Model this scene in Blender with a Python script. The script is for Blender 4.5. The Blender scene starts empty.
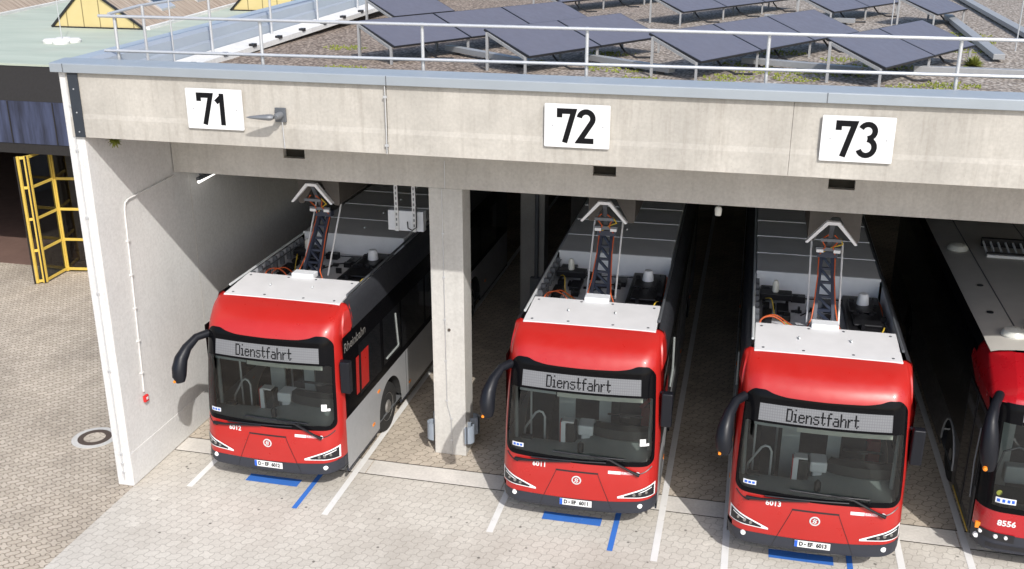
import bpy, bmesh, math, random
from mathutils import Vector, Matrix
random.seed(7)
PI = math.pi
scn = bpy.context.scene
col = scn.collection
SUN = Vector((.63, -1.0, 1.085)).normalized()      # direction towards the sun

# ------------------------------------------------------------------ materials
def newmat(name):
    m = bpy.data.materials.new(name); m.use_nodes = True
    nt = m.node_tree
    return m, nt, nt.nodes['Principled BSDF']
def lk(nt, a, b): nt.links.new(a, b)
def node(nt, t, **kw):
    n = nt.nodes.new(t)
    for k, v in kw.items(): setattr(n, k, v)
    return n
def setin(n, **kw):
    for k, v in kw.items(): n.inputs[k.replace('_', ' ')].default_value = v
def mix(nt, fac, a, b, mode='MIX'):
    n = node(nt, 'ShaderNodeMix', data_type='RGBA', blend_type=mode)
    for s, v in ((0, fac), (6, a), (7, b)):
        if hasattr(v, 'is_output'): lk(nt, v, n.inputs[s])
        else: n.inputs[s].default_value = v if s == 0 else (*v, 1) if len(v) == 3 else v
    return n.outputs[2]
def mth(nt, op, a, b=None):
    n = node(nt, 'ShaderNodeMath', operation=op)
    for i, v in enumerate((a, b)):
        if v is None: continue
        if hasattr(v, 'is_output'): lk(nt, v, n.inputs[i])
        else: n.inputs[i].default_value = v
    return n.outputs[0]
def ramp(nt, f, stops):
    n = node(nt, 'ShaderNodeValToRGB')
    e = n.color_ramp.elements
    while len(e) < len(stops): e.new(.5)
    for k, (p, c) in enumerate(stops):
        e[k].position = p; e[k].color = (c, c, c, 1) if not hasattr(c, '__len__') else (*c, 1)
    lk(nt, f, n.inputs[0]); return n.outputs[0]
def coords(nt, scale=(1, 1, 1), out='Object'):
    t = node(nt, 'ShaderNodeTexCoord'); m = node(nt, 'ShaderNodeMapping')
    m.inputs['Scale'].default_value = scale
    lk(nt, t.outputs[out], m.inputs[0]); return m.outputs[0]
def noise(nt, v, s, d=4, r=.55):
    n = node(nt, 'ShaderNodeTexNoise'); setin(n, Scale=s, Detail=d, Roughness=r)
    lk(nt, v, n.inputs['Vector']); return n.outputs[0]
def bump(nt, b, h, st=.3, d=.01):
    n = node(nt, 'ShaderNodeBump'); setin(n, Strength=st, Distance=d)
    lk(nt, h, n.inputs['Height']); lk(nt, n.outputs[0], b.inputs['Normal'])
def plain(name, c, rough=.5, metal=0, coat=0, var=.12, ns=6, bmp=0, spec=.5, world=False):
    m, nt, b = newmat(name)
    v = node(nt, 'ShaderNodeNewGeometry').outputs['Position'] if world else coords(nt)
    n = noise(nt, v, ns)
    lo = [x*(1-var) for x in c]; hi = [min(1, x*(1+var)) for x in c]
    lk(nt, mix(nt, n, lo, hi), b.inputs['Base Color'])
    r = ramp(nt, noise(nt, v, ns*2.3), [(.3, max(0, rough-.07)), (.7, min(1, rough+.08))])
    lk(nt, r, b.inputs['Roughness'])
    setin(b, Metallic=metal, Coat_Weight=coat, Specular_IOR_Level=spec)
    if bmp: bump(nt, b, noise(nt, v, ns*9), bmp, .01)
    return m
def concrete(name, c, streak=.0, rough=.85, mott=.22, lines=0):
    m, nt, b = newmat(name)
    v = coords(nt)
    big = noise(nt, v, .9, 6, .6); fine = noise(nt, v, 22, 3)
    base = mix(nt, ramp(nt, big, [(.32, 0), (.7, 1)]), [x*(1-mott) for x in c], [x*(1+mott*.55) for x in c])
    base = mix(nt, mth(nt, 'MULTIPLY', ramp(nt, fine, [(.35, 0), (.7, 1)]), .16), base, (.14, .13, .115))
    if streak:
        sv = coords(nt, (7, 7, .55))
        s = ramp(nt, noise(nt, sv, 1.2, 5, .7), [(.48, 0), (.72, 1)])
        s2 = noise(nt, coords(nt, (.5, .5, 1.6)), 1.3, 3)
        base = mix(nt, mth(nt, 'MULTIPLY', mth(nt, 'MULTIPLY', s, s2), streak), base, (.13, .10, .07))
    pit = node(nt, 'ShaderNodeTexVoronoi'); setin(pit, Scale=11); lk(nt, v, pit.inputs['Vector'])
    base = mix(nt, ramp(nt, pit.outputs['Distance'], [(.035, .55), (.06, 0)]), base, (.17, .15, .13))
    lk(nt, base, b.inputs['Base Color']); setin(b, Roughness=rough, Specular_IOR_Level=.25)
    bump(nt, b, fine, .18, .01)
    return m
def paving(name, c1, c2, joint, bw, bh, stain_shade=.3, warp=.16, stc=(.10, .085, .07), jw=.05, speck=0):
    """interlocking concrete blocks with wavy sides"""
    m, nt, b = newmat(name)
    t = node(nt, 'ShaderNodeTexCoord'); sp = node(nt, 'ShaderNodeSeparateXYZ')
    lk(nt, t.outputs['Object'], sp.inputs[0])
    u = mth(nt, 'DIVIDE', sp.outputs[0], bw); v = mth(nt, 'DIVIDE', sp.outputs[1], bh)
    uu = mth(nt, 'ADD', u, mth(nt, 'MULTIPLY', mth(nt, 'SINE', mth(nt, 'MULTIPLY', v, 2*PI)), warp*.6))
    vv = mth(nt, 'ADD', v, mth(nt, 'MULTIPLY', mth(nt, 'SINE', mth(nt, 'MULTIPLY', u, 2*PI)), warp))
    cb = node(nt, 'ShaderNodeCombineXYZ'); lk(nt, uu, cb.inputs[0]); lk(nt, vv, cb.inputs[1])
    br = node(nt, 'ShaderNodeTexBrick', offset=.5, squash=1)
    setin(br, Scale=1, Mortar_Size=jw, Mortar_Smooth=.3, Bias=0, Brick_Width=1, Row_Height=1)
    br.inputs['Color1'].default_value = (*c1, 1); br.inputs['Color2'].default_value = (*c2, 1); br.inputs['Mortar'].default_value = (*joint, 1)
    lk(nt, cb.outputs[0], br.inputs['Vector'])
    ob = t.outputs['Object']
    base = br.outputs['Color']
    f = noise(nt, ob, 30, 3)
    base = mix(nt, mth(nt, 'MULTIPLY', ramp(nt, f, [(.35, 0), (.7, 1)]), .28), base, [x*.55 for x in c1])
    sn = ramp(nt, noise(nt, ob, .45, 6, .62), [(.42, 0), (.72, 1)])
    base = mix(nt, mth(nt, 'MULTIPLY', sn, stain_shade), base, stc)
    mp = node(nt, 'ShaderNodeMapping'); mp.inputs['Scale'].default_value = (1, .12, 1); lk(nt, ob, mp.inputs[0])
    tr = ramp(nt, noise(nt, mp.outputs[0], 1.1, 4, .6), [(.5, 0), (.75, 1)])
    base = mix(nt, mth(nt, 'MULTIPLY', tr, stain_shade*.6), base, stc)
    lt = ramp(nt, noise(nt, ob, 2.6, 5, .7), [(.6, 0), (.72, 1)])
    base = mix(nt, mth(nt, 'MULTIPLY', lt, .3), base, [min(1, x*1.35) for x in c1])
    if speck:
        vo = node(nt, 'ShaderNodeTexVoronoi'); setin(vo, Scale=3.2); lk(nt, ob, vo.inputs['Vector'])
        base = mix(nt, ramp(nt, vo.outputs['Distance'], [(.05, .75), (.10, 0)]), base, (.05, .045, .04))
    lk(nt, base, b.inputs['Base Color']); setin(b, Roughness=.88, Specular_IOR_Level=.2)
    bump(nt, b, br.outputs['Fac'], -.35, .01)
    return m
def glass(name, tint, refl=1.5, rough=.02):
    m = bpy.data.materials.new(name); m.use_nodes = True; nt = m.node_tree; nt.nodes.clear()
    o = node(nt, 'ShaderNodeOutputMaterial'); mx = node(nt, 'ShaderNodeMixShader')
    tr = node(nt, 'ShaderNodeBsdfTransparent'); gl = node(nt, 'ShaderNodeBsdfGlossy'); fr = node(nt, 'ShaderNodeFresnel')
    fr.inputs['IOR'].default_value = refl; tr.inputs[0].default_value = (*tint, 1); gl.inputs['Roughness'].default_value = rough
    lk(nt, fr.outputs[0], mx.inputs[0]); lk(nt, tr.outputs[0], mx.inputs[1]); lk(nt, gl.outputs[0], mx.inputs[2]); lk(nt, mx.outputs[0], o.inputs[0])
    return m

M = {}
M['fascia'] = concrete('weathered fascia concrete', (.49, .463, .415), streak=.5, mott=.2)
M['beam'] = concrete('grey beam concrete', (.60, .575, .53), streak=.3, mott=.14)
M['wall'] = concrete('pale wall concrete', (.68, .675, .66), streak=.1, mott=.06)
M['column'] = concrete('column concrete', (.58, .565, .53), streak=.2, mott=.12)
M['dark_conc'] = concrete('shade darkened inner concrete', (.10, .098, .094), mott=.3)  # shade of the deep interior is put into this dark concrete tone
M['strip'] = concrete('smooth drain slab concrete', (.70, .665, .61), mott=.22)
M['yard'] = paving('beige yard blocks', (.59, .515, .42), (.485, .42, .335), (.23, .19, .15), .18, .135, .42, .2, jw=.075)  # stain noise also stands in for soft shadow bands across the yard
M['bay'] = paving('light bay blocks', (.64, .605, .54), (.58, .545, .485), (.43, .40, .35), .19, .165, .36, .13, stc=(.26, .225, .185), jw=.05, speck=1)
M['inner'] = paving('worn inner blocks', (.60, .525, .43), (.52, .455, .37), (.28, .245, .2), .22, .17, .5, .16, jw=.05)
M['coping'] = plain('blue grey coping sheet', (.36, .40, .435), .45, .35, var=.06, ns=2)
M['flash'] = plain('pale parapet flashing', (.40, .435, .48), .4, .3, var=.08, ns=1.5)
M['galv'] = plain('galvanised steel', (.62, .63, .64), .42, .55, var=.1, ns=14)
M['postgal'] = plain('dull galvanised post', (.34, .345, .35), .55, .3, var=.12, ns=14)
M['white'] = plain('white enamel', (.74, .74, .74), .45, var=.05, ns=3)
M['black'] = plain('black lettering', (.008, .008, .009), .7, spec=.1)
M['dkstrip'] = plain('dark corner strip', (.028, .035, .045), .45, var=.2, ns=9)
M['dark'] = plain('dark opening', (.03, .026, .02), .9)
M['solar'] = plain('solar cell glass', (.12, .12, .15), .5, 0, coat=.08, spec=.3, var=.1, ns=3)
M['frame'] = plain('black frame', (.015, .015, .018), .4)
M['red'] = plain('red bus paint', (.41, .016, .013), .34, 0, coat=.35, var=.07, ns=2.2, world=True)
M['red2'] = plain('deep red bus paint', (.42, .007, .014), .3, 0, coat=.7, var=.06, ns=2)
M['gloss'] = plain('black gloss screen border', (.004, .004, .005), .14, spec=.12)
M['bumper'] = plain('anthracite bumper plastic', (.026, .029, .040), .5, var=.12, ns=8)
M['silver'] = plain('silver bus side', (.40, .41, .42), .55, .3, coat=.15, var=.06)
M['sideglass'] = plain('dark tinted side glass', (.008, .009, .011), .06, coat=.4)
M['cant'] = plain('dark grey roof edge', (.035, .037, .043), .35, coat=.2)
M['rubber'] = plain('tyre rubber', (.02, .02, .02), .85, bmp=.2)
M['rim'] = plain('dirty wheel rim', (.26, .25, .235), .5, .5, var=.3, ns=12)
M['roofwhite'] = plain('white roof cover', (.62, .62, .63), .5, var=.1, ns=3, world=True)
M['roofgrey'] = plain('grey roof cover', (.62, .615, .605), .55, .0, var=.12, ns=2)
M['rooflip'] = plain('pale roof lip', (.70, .72, .75), .5, var=.08)
M['roofpale'] = plain('dusty beige bus roof', (.52, .495, .45), .65, var=.16, ns=1.5)
M['inncol'] = concrete('shade darkened inner column', (.34, .33, .315), mott=.2)  # darker copy of the column concrete, interior shade in its colour
M['bayfloor'] = plain('roof bay floor', (.55, .56, .59), .6, var=.2, ns=5)
M['orange'] = plain('orange cable', (.55, .10, .02), .55)
M['yellowc'] = plain('yellow cable', (.6, .42, .05), .5)
M['navy'] = plain('navy boom paint', (.025, .032, .055), .4)
M['equip'] = plain('black equipment case', (.010, .010, .012), .4, var=.3, ns=20, spec=.35)
M['mirror'] = plain('black mirror housing', (.008, .009, .013), .42, spec=.3)
M['alu'] = plain('aluminium rod', (.70, .73, .74), .35, .3)
M['hood'] = plain('dusty hood metal', (.085, .075, .065), .7, var=.2)
M['dash'] = plain('grey dashboard', (.34, .37, .36), .6, var=.08)
M['dashdk'] = plain('dark interior trim', (.022, .022, .022), .5)
M['intgrey'] = plain('cabin grey panel', (.37, .40, .40), .6)
M['seatred'] = plain('red seat cloth', (.42, .03, .03), .8)
M['floor'] = plain('bus floor', (.11, .115, .12), .7, var=.2)
M['cream'] = plain('cream sun blind', (.55, .56, .50), .6)
M['lens'] = plain('clear lamp lens', (.85, .86, .86), .15, coat=.5)
M['plateblue'] = plain('plate blue', (.02, .11, .55), .45)
M['decalred'] = plain('faded red print', (.75, .22, .24), .5)
M['amber'] = plain('amber reflector', (.85, .25, .02), .3)
def worn(name, c, under, lo, hi):
    m, nt, b = newmat(name); v = coords(nt)
    n = ramp(nt, noise(nt, v, 11, 6, .75), [(lo, 0), (hi, 1)])
    c2 = mix(nt, noise(nt, v, 3), [x*.8 for x in c], c)
    lk(nt, mix(nt, mth(nt, 'MULTIPLY', n, .8), c2, under), b.inputs['Base Color']); setin(b, Roughness=.8, Specular_IOR_Level=.2); return m
M['blue'] = worn('blue floor paint', (.05, .185, .60), (.40, .38, .36), .62, .72)
M['line'] = worn('white road paint', (.80, .79, .765), (.42, .385, .33), .60, .72)
M['guard'] = plain('grey guard plastic', (.27, .31, .36), .45, var=.12)
M['redbox'] = plain('red call point', (.6, .02, .02), .4)
M['iron'] = plain('cast iron', (.085, .062, .048), .75, var=.35, ns=30, bmp=.4)
M['yellow'] = plain('yellow door frame', (.66, .47, .09), .45, var=.12)
M['navyfascia'] = None
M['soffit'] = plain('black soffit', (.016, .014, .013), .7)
M['redfloor'] = plain('red brown hall floor', (.15, .09, .07), .8, var=.25, ns=2)
M['lampglass'] = plain('dusty lamp cover', (.66, .66, .60), .3)
M['grille'] = plain('grey lamp casting', (.20, .21, .225), .5, .4)
M['tin'] = plain('grey plate steel', (.14, .15, .165), .5, .4)
M['whitegravel'] = concrete('white edging strip', (.74, .73, .70), mott=.15)
M['ws'] = glass('windscreen glass', (.76, .81, .79), 1.62)
M['doorglass'] = glass('hall door glass', (.35, .36, .33), 1.5)

def mat_tube():
    m, nt, b = newmat('lit fluorescent tube'); setin(b, Base_Color=(.8, .8, .78, 1), Emission_Strength=1.2); b.inputs['Emission Color'].default_value = (1, .98, .92, 1); return m
M['tube'] = mat_tube()
def mat_navyfascia():
    m, nt, b = newmat('blue black sheet fascia')
    n = ramp(nt, noise(nt, coords(nt, (3.2, 3.2, .35)), 1.4, 5, .6), [(.3, 0), (.72, 1)])
    lk(nt, mix(nt, n, (.02, .022, .035), (.085, .105, .19)), b.inputs['Base Color'])
    setin(b, Roughness=.38, Metallic=.25); return m
M['navyfascia'] = mat_navyfascia()
def mat_gravel():
    m, nt, b = newmat('roof gravel')
    v = coords(nt)
    vo = node(nt, 'ShaderNodeTexVoronoi'); setin(vo, Scale=17); lk(nt, v, vo.inputs['Vector'])
    sp = node(nt, 'ShaderNodeSeparateColor'); lk(nt, vo.outputs['Color'], sp.inputs[0])
    base = mix(nt, sp.outputs[0], (.185, .14, .108), (.48, .40, .33))
    sx = node(nt, 'ShaderNodeSeparateXYZ'); lk(nt, v, sx.inputs[0])
    pale = ramp(nt, mth(nt, 'ADD', mth(nt, 'MULTIPLY', sx.outputs[0], .11), mth(nt, 'MULTIPLY', noise(nt, v, .7, 4), .9)), [(.35, 0), (1.0, 1)])
    base = mix(nt, mth(nt, 'MULTIPLY', pale, .7), base, mix(nt, sp.outputs[1], (.26, .22, .18), (.62, .58, .52)))
    base = mix(nt, ramp(nt, vo.outputs['Distance'], [(.38, 0), (.62, .75)]), base, (.085, .068, .058))
    lk(nt, base, b.inputs['Base Color']); setin(b, Roughness=.95, Specular_IOR_Level=.15)
    bump(nt, b, vo.outputs['Distance'], -.8, .03); return m
M['gravel'] = mat_gravel()
def mat_moss():
    m, nt, b = newmat('sedum leaves')
    lk(nt, mix(nt, noise(nt, coords(nt), 3), (.075, .13, .02), (.30, .29, .045)), b.inputs['Base Color'])
    setin(b, Roughness=.8); return m
M['moss'] = mat_moss()
def mat_green():
    m, nt, b = newmat('faded green roof membrane')
    v = coords(nt)
    n = ramp(nt, noise(nt, coords(nt, (.35, 1.2, 1)), .9, 6, .6), [(.3, 0), (.7, 1)])
    base = mix(nt, n, (.36, .41, .335), (.455, .50, .415))
    base = mix(nt, mth(nt, 'MULTIPLY', ramp(nt, noise(nt, v, .5, 5), [(.5, 0), (.8, 1)]), .5), base, (.42, .41, .34))
    lk(nt, base, b.inputs['Base Color']); setin(b, Roughness=.75); return m
M['green'] = mat_green()
def mat_planks():
    m, nt, b = newmat('brown weathered roof boards')
    t = node(nt, 'ShaderNodeTexCoord'); sp = node(nt, 'ShaderNodeSeparateXYZ'); lk(nt, t.outputs['Object'], sp.inputs[0])
    f = mth(nt, 'FRACT', mth(nt, 'DIVIDE', sp.outputs[1], .42))
    st = noise(nt, coords(nt, (.4, 6, 1)), 1.3, 5, .65)
    base = mix(nt, ramp(nt, st, [(.3, 0), (.7, 1)]), (.27, .20, .145), (.46, .38, .30))
    base = mix(nt, ramp(nt, f, [(.06, .7), (.12, 0)]), base, (.09, .06, .045))
    lk(nt, base, b.inputs['Base Color']); setin(b, Roughness=.85); return m
M['planks'] = mat_planks()
def mat_gable():
    m, nt, b = newmat('yellow gable boarding')
    t = node(nt, 'ShaderNodeTexCoord'); sp = node(nt, 'ShaderNodeSeparateXYZ'); lk(nt, t.outputs['Object'], sp.inputs[0])
    f = mth(nt, 'FRACT', mth(nt, 'DIVIDE', sp.outputs[0], .62))
    base = mix(nt, noise(nt, coords(nt), 1.5), (.54, .435, .19), (.62, .51, .26))
    base = mix(nt, ramp(nt, f, [(.05, .8), (.07, 0)]), base, (.12, .085, .03))
    lk(nt, base, b.inputs['Base Color']); setin(b, Roughness=.6); return m
M['gable'] = mat_gable()
def mat_lcd():
    m, nt, b = newmat('destination display face')
    t = node(nt, 'ShaderNodeTexCoord'); sp = node(nt, 'ShaderNodeSeparateXYZ'); lk(nt, t.outputs['Object'], sp.inputs[0])
    f = mth(nt, 'FRACT', mth(nt, 'DIVIDE', sp.outputs[0], .0345)); g = mth(nt, 'FRACT', mth(nt, 'DIVIDE', sp.outputs[2], .042))
    k = mth(nt, 'MAXIMUM', ramp(nt, f, [(.2, .6), (.25, 0)]), ramp(nt, g, [(.2, .6), (.25, 0)]))
    base = mix(nt, k, (.185, .19, .20), (.11, .115, .125))
    lk(nt, base, b.inputs['Base Color']); setin(b, Roughness=.35); return m
M['lcd'] = mat_lcd()

# ------------------------------------------------------------------ mesh builder
class MB:
    def __init__(s): s.v = []; s.f = []; s.mi = []
    def add(s, vs, fs, mi=0):
        o = len(s.v); s.v += [tuple(p) for p in vs]
        for f in fs: s.f.append([i+o for i in f]); s.mi.append(mi)
        return s
    def box(s, lo, hi, mi=0):
        x0, y0, z0 = lo; x1, y1, z1 = hi
        return s.add([(x0,y0,z0),(x1,y0,z0),(x1,y1,z0),(x0,y1,z0),(x0,y0,z1),(x1,y0,z1),(x1,y1,z1),(x0,y1,z1)],
              [(0,3,2,1),(4,5,6,7),(0,1,5,4),(1,2,6,5),(2,3,7,6),(3,0,4,7)], mi)
    def bar(s, a, b, w, h, up=(0,0,1), mi=0):
        a = Vector(a); b = Vector(b); d = (b-a).normalized(); r = d.cross(Vector(up))
        if r.length < 1e-4: r = d.cross(Vector((0,1,0)))
        r.normalize(); u = r.cross(d)
        vs = [p + r*i*w/2 + u*j*h/2 for p in (a, b) for i, j in ((-1,-1),(1,-1),(1,1),(-1,1))]
        return s.add(vs, [(0,1,2,3),(7,6,5,4),(0,4,5,1),(1,5,6,2),(2,6,7,3),(3,7,4,0)], mi)
    def tube(s, pts, r, n=8, mi=0):
        pts = [Vector(p) for p in pts]; vs = []; fs = []; k = len(pts); prev = None
        rs = r if hasattr(r, '__len__') else [r]*k
        for i, p in enumerate(pts):
            d = (pts[min(i+1, k-1)]-pts[max(i-1, 0)]).normalized()
            if prev is None:
                a = d.cross(Vector((0,0,1)))
                if a.length < 1e-3: a = d.cross(Vector((1,0,0)))
            else: a = prev - d*prev.dot(d)
            a.normalize(); prev = a; b = d.cross(a)
            for j in range(n):
                t = 2*PI*j/n; vs.append(p + (a*math.cos(t)+b*math.sin(t))*rs[i])
        for i in range(k-1):
            for j in range(n): fs.append((i*n+j, i*n+(j+1)%n, (i+1)*n+(j+1)%n, (i+1)*n+j))
        fs.append(tuple(range(n))[::-1]); fs.append(tuple((k-1)*n+j for j in range(n)))
        return s.add(vs, fs, mi)
    def prism(s, poly, ax, a, b, mi=0):
        def P(p, t): return {'x': (t, p[0], p[1]), 'y': (p[0], t, p[1]), 'z': (p[0], p[1], t)}[ax]
        n = len(poly); vs = [P(p, a) for p in poly]+[P(p, b) for p in poly]
        fs = [tuple(range(n))[::-1], tuple(range(n, 2*n))]+[(i, (i+1)%n, n+(i+1)%n, n+i) for i in range(n)]
        return s.add(vs, fs, mi)
    def grid(s, rows, mi=0):
        n = len(rows[0]); vs = [p for r in rows for p in r]
        return s.add(vs, [(i*n+j, i*n+j+1, (i+1)*n+j+1, (i+1)*n+j) for i in range(len(rows)-1) for j in range(n-1)], mi)
    def lathe(s, prof, c=(0,0,0), n=24, mi=0, ax='z', caps=True):
        vs = []
        for r, h in prof:
            for j in range(n):
                t = 2*PI*j/n; a, b = r*math.cos(t), r*math.sin(t)
                p = {'z': (a, b, h), 'x': (h, a, b), 'y': (a, h, b)}[ax]
                vs.append((p[0]+c[0], p[1]+c[1], p[2]+c[2]))
        k = len(prof)
        fs = [(i*n+j, i*n+(j+1)%n, (i+1)*n+(j+1)%n, (i+1)*n+j) for i in range(k-1) for j in range(n)]
        if caps: fs.append(tuple(range(n))[::-1]); fs.append(tuple((k-1)*n+j for j in range(n)))
        return s.add(vs, fs, mi)
    def mesh(s, name, mats):
        me = bpy.data.meshes.new(name); me.from_pydata(s.v, [], s.f)
        for m in (mats if isinstance(mats, list) else [mats]): me.materials.append(M[m] if isinstance(m, str) else m)
        me.polygons.foreach_set('material_index', s.mi)
        bm = bmesh.new(); bm.from_mesh(me)
        bmesh.ops.remove_doubles(bm, verts=bm.verts, dist=1e-5)
        bmesh.ops.recalc_face_normals(bm, faces=bm.faces)
        bm.to_mesh(me); bm.free(); me.update(); return me
    def pieces(s):
        par = list(range(len(s.v)))
        def root(i):
            while par[i] != i: par[i] = par[par[i]]; i = par[i]
            return i
        for f in s.f:
            for i in f[1:]: par[root(i)] = root(f[0])
        out = {}
        for f, m in zip(s.f, s.mi):
            k = root(f[0])
            if k not in out: out[k] = (MB(), {})
            q, mp = out[k]
            for i in f:
                if i not in mp: mp[i] = len(q.v); q.v.append(s.v[i])
            q.f.append([mp[i] for i in f]); q.mi.append(m)
        return [q for q, _ in out.values()]
    def build(s, name, mats, parent=None, smooth=False, bevel=0, seg=2, solid=0, loc=(0,0,0), split=False):
        if split:
            for q in s.pieces(): o = q.build(name, mats, parent, smooth, bevel, seg, solid, loc)
            return o
        o = bpy.data.objects.new(name, s.mesh(name, mats)); col.objects.link(o)
        o.parent = parent; o.location = loc
        if smooth:
            for p in o.data.polygons: p.use_smooth = True
            try:
                o.data.set_sharp_from_angle(angle=math.radians(smooth if smooth is not True else 40))
            except Exception: pass
        if solid:
            md = o.modifiers.new('thickness', 'SOLIDIFY'); md.thickness = solid; md.offset = 0
        if bevel:
            md = o.modifiers.new('bevel', 'BEVEL'); md.width = bevel; md.segments = seg; md.limit_method = 'ANGLE'; md.angle_limit = math.radians(35)
        return o
def tag(o, label=None, cat=None, group=None, kind=None):
    for k, v in (('label', label), ('category', cat), ('group', group), ('kind', kind)):
        if v: o[k] = v
    return o
def empty(name, loc=(0,0,0), rz=0, label=None, cat=None, group=None):
    o = bpy.data.objects.new(name, None); col.objects.link(o); o.location = loc; o.rotation_euler.z = rz
    o.empty_display_size = .2
    return tag(o, label, cat, group)
def copy_tree(o, parent=None):
    c = o.copy(); col.objects.link(c); c.parent = parent
    for ch in list(o.children): copy_tree(ch, c)
    return c
def text_mesh(body, size, bold=0, spacing=1):
    cu = bpy.data.curves.new('lettering', 'FONT'); cu.body = body; cu.size = size; cu.offset = bold
    cu.space_character = spacing; cu.align_x = 'CENTER'; cu.align_y = 'CENTER'; cu.resolution_u = 3
    ob = bpy.data.objects.new('lettering', cu); col.objects.link(ob)
    dg = bpy.context.evaluated_depsgraph_get(); dg.update()
    me = bpy.data.meshes.new_from_object(ob.evaluated_get(dg))
    vs = [tuple(v.co) for v in me.vertices]; fs = [tuple(p.vertices) for p in me.polygons]
    bpy.data.objects.remove(ob); bpy.data.curves.remove(cu); bpy.data.meshes.remove(me)
    return vs, fs
def ribbon(path, w):
    """flat stroke with mitred corners -> (verts2d, faces)"""
    P = [Vector(p) for p in path]; L = []; Rr = []
    for i, p in enumerate(P):
        d0 = (P[i]-P[i-1]).normalized() if i else (P[1]-P[0]).normalized()
        d1 = (P[i+1]-P[i]).normalized() if i < len(P)-1 else d0
        n0 = Vector((-d0.y, d0.x)); n1 = Vector((-d1.y, d1.x)); m = (n0+n1).normalized()
        k = w/2/max(.45, m.dot(n0)); L.append(p+m*k); Rr.append(p-m*k)
    n = len(P)
    return [tuple(v) for v in L+Rr], [(i, i+1, n+i+1, n+i) for i in range(n-1)]
def arc(cx, cy, rx, ry, a0, a1, n=14):
    return [(cx+rx*math.cos(math.radians(a0+(a1-a0)*i/n)), cy+ry*math.sin(math.radians(a0+(a1-a0)*i/n))) for i in range(n+1)]

def pchip(tab):
    xs = [t[0] for t in tab]; ys = [t[1] for t in tab]; n = len(xs)
    dl = [(ys[i+1]-ys[i])/(xs[i+1]-xs[i]) for i in range(n-1)]
    m = [dl[0]]+[0 if dl[i-1]*dl[i] <= 0 else 2*dl[i-1]*dl[i]/(dl[i-1]+dl[i]) for i in range(1, n-1)]+[dl[-1]]
    def f(x):
        if x <= xs[0]: return ys[0]
        if x >= xs[-1]: return ys[-1]
        i = max(k for k in range(n-1) if xs[k] <= x); h = xs[i+1]-xs[i]; t = (x-xs[i])/h
        return (2*t**3-3*t*t+1)*ys[i]+(t**3-2*t*t+t)*h*m[i]+(-2*t**3+3*t*t)*ys[i+1]+(t**3-t*t)*h*m[i+1]
    return f

# ------------------------------------------------------------------ camera, light
def set_camera():
    y, p, r = math.radians(13.088), math.radians(-19.981), math.radians(.101)
    f = Vector((-math.sin(y)*math.cos(p), math.cos(y)*math.cos(p), math.sin(p)))
    rt = Vector((math.cos(y), math.sin(y), 0)); up = rt.cross(f)
    r2 = rt*math.cos(r)+up*math.sin(r); u2 = -rt*math.sin(r)+up*math.cos(r)
    cam = bpy.data.cameras.new('camera'); o = bpy.data.objects.new('camera', cam); col.objects.link(o)
    mw = Matrix((r2, u2, -f)).transposed().to_4x4(); mw.translation = (4.967, -13.952, 9.576)
    o.matrix_world = mw; cam.sensor_width = 36; cam.lens = 1032.17/1024*36; cam.clip_end = 2000; cam.clip_start = .1
    scn.camera = o
set_camera()
w = bpy.data.worlds.new('World'); scn.world = w; w.use_nodes = True
nt = w.node_tree; bg = nt.nodes['Background']; sk = nt.nodes.new('ShaderNodeTexSky'); sk.sky_type = 'NISHITA'; sk.sun_disc = False
el = math.asin(SUN.z); az = math.atan2(SUN.x, SUN.y)
sk.sun_elevation = el; sk.sun_rotation = az; sk.air_density = 1.0; sk.dust_density = 2.2
nt.links.new(sk.outputs[0], bg.inputs[0]); bg.inputs[1].default_value = .15
sl = bpy.data.lights.new('sun', 'SUN'); sl.energy = 2.85; sl.angle = math.radians(.6); sl.color = (1, .972, .93)
so = bpy.data.objects.new('sun', sl); col.objects.link(so); so.location = (20, -30, 40)
so.rotation_euler = SUN.to_track_quat('Z', 'Y').to_euler()
vs = scn.view_settings; vs.view_transform = 'Standard'; vs.look = 'None'; vs.gamma = 1; vs.exposure = .38

# ------------------------------------------------------------------ ground
def sheet(name, x0, y0, x1, y1, z, m, parent=None):
    return MB().add([(x0,y0,z),(x1,y0,z),(x1,y1,z),(x0,y1,z)], [(0,1,2,3)]).build(name, m, parent)
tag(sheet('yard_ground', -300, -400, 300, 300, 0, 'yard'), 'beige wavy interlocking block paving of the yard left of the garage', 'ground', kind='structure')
bay = tag(sheet('bay_pavement', -5.12, -60, 60, 1.37, .004, 'bay'), 'light grey interlocking block pavement in front of the bus bays', 'pavement', kind='structure')
tag(sheet('inner_pavement', -5.12, 1.85, 60, 60, .004, 'inner'), 'worn brown block pavement inside the bus garage', 'pavement', kind='structure')
ds = MB()
for x0, x1 in ((-5.1, -3.9), (-3.88, -1.32), (-1.30, 1.20), (1.22, 3.72), (3.74, 6.24), (6.26, 8.76), (8.78, 11.3), (11.32, 20)):
    ds.add([(x0,1.37,.006),(x1,1.37,.006),(x1,1.85,.006),(x0,1.85,.006)], [(0,1,2,3)])
sj = MB()
for yy in (1.345, 1.85): sj.add([(-5.1, yy, .0075), (20, yy, .0075), (20, yy+.022, .0075), (-5.1, yy+.022, .0075)], [(0,1,2,3)])
o_ = sj.build('slab_joint', 'dark', bay, split=True)
tag(ds.build('drain_slab_path', 'strip'), 'pale smooth concrete slab strip crossing all bays at the column line', 'path', kind='structure')
def marking(name, pts, m, label):
    o = MB().add([(x, y, .009) for x, y in pts], [(0,1,2,3)]).build(name, m, bay); o['label'] = label
LW = .055
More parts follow.
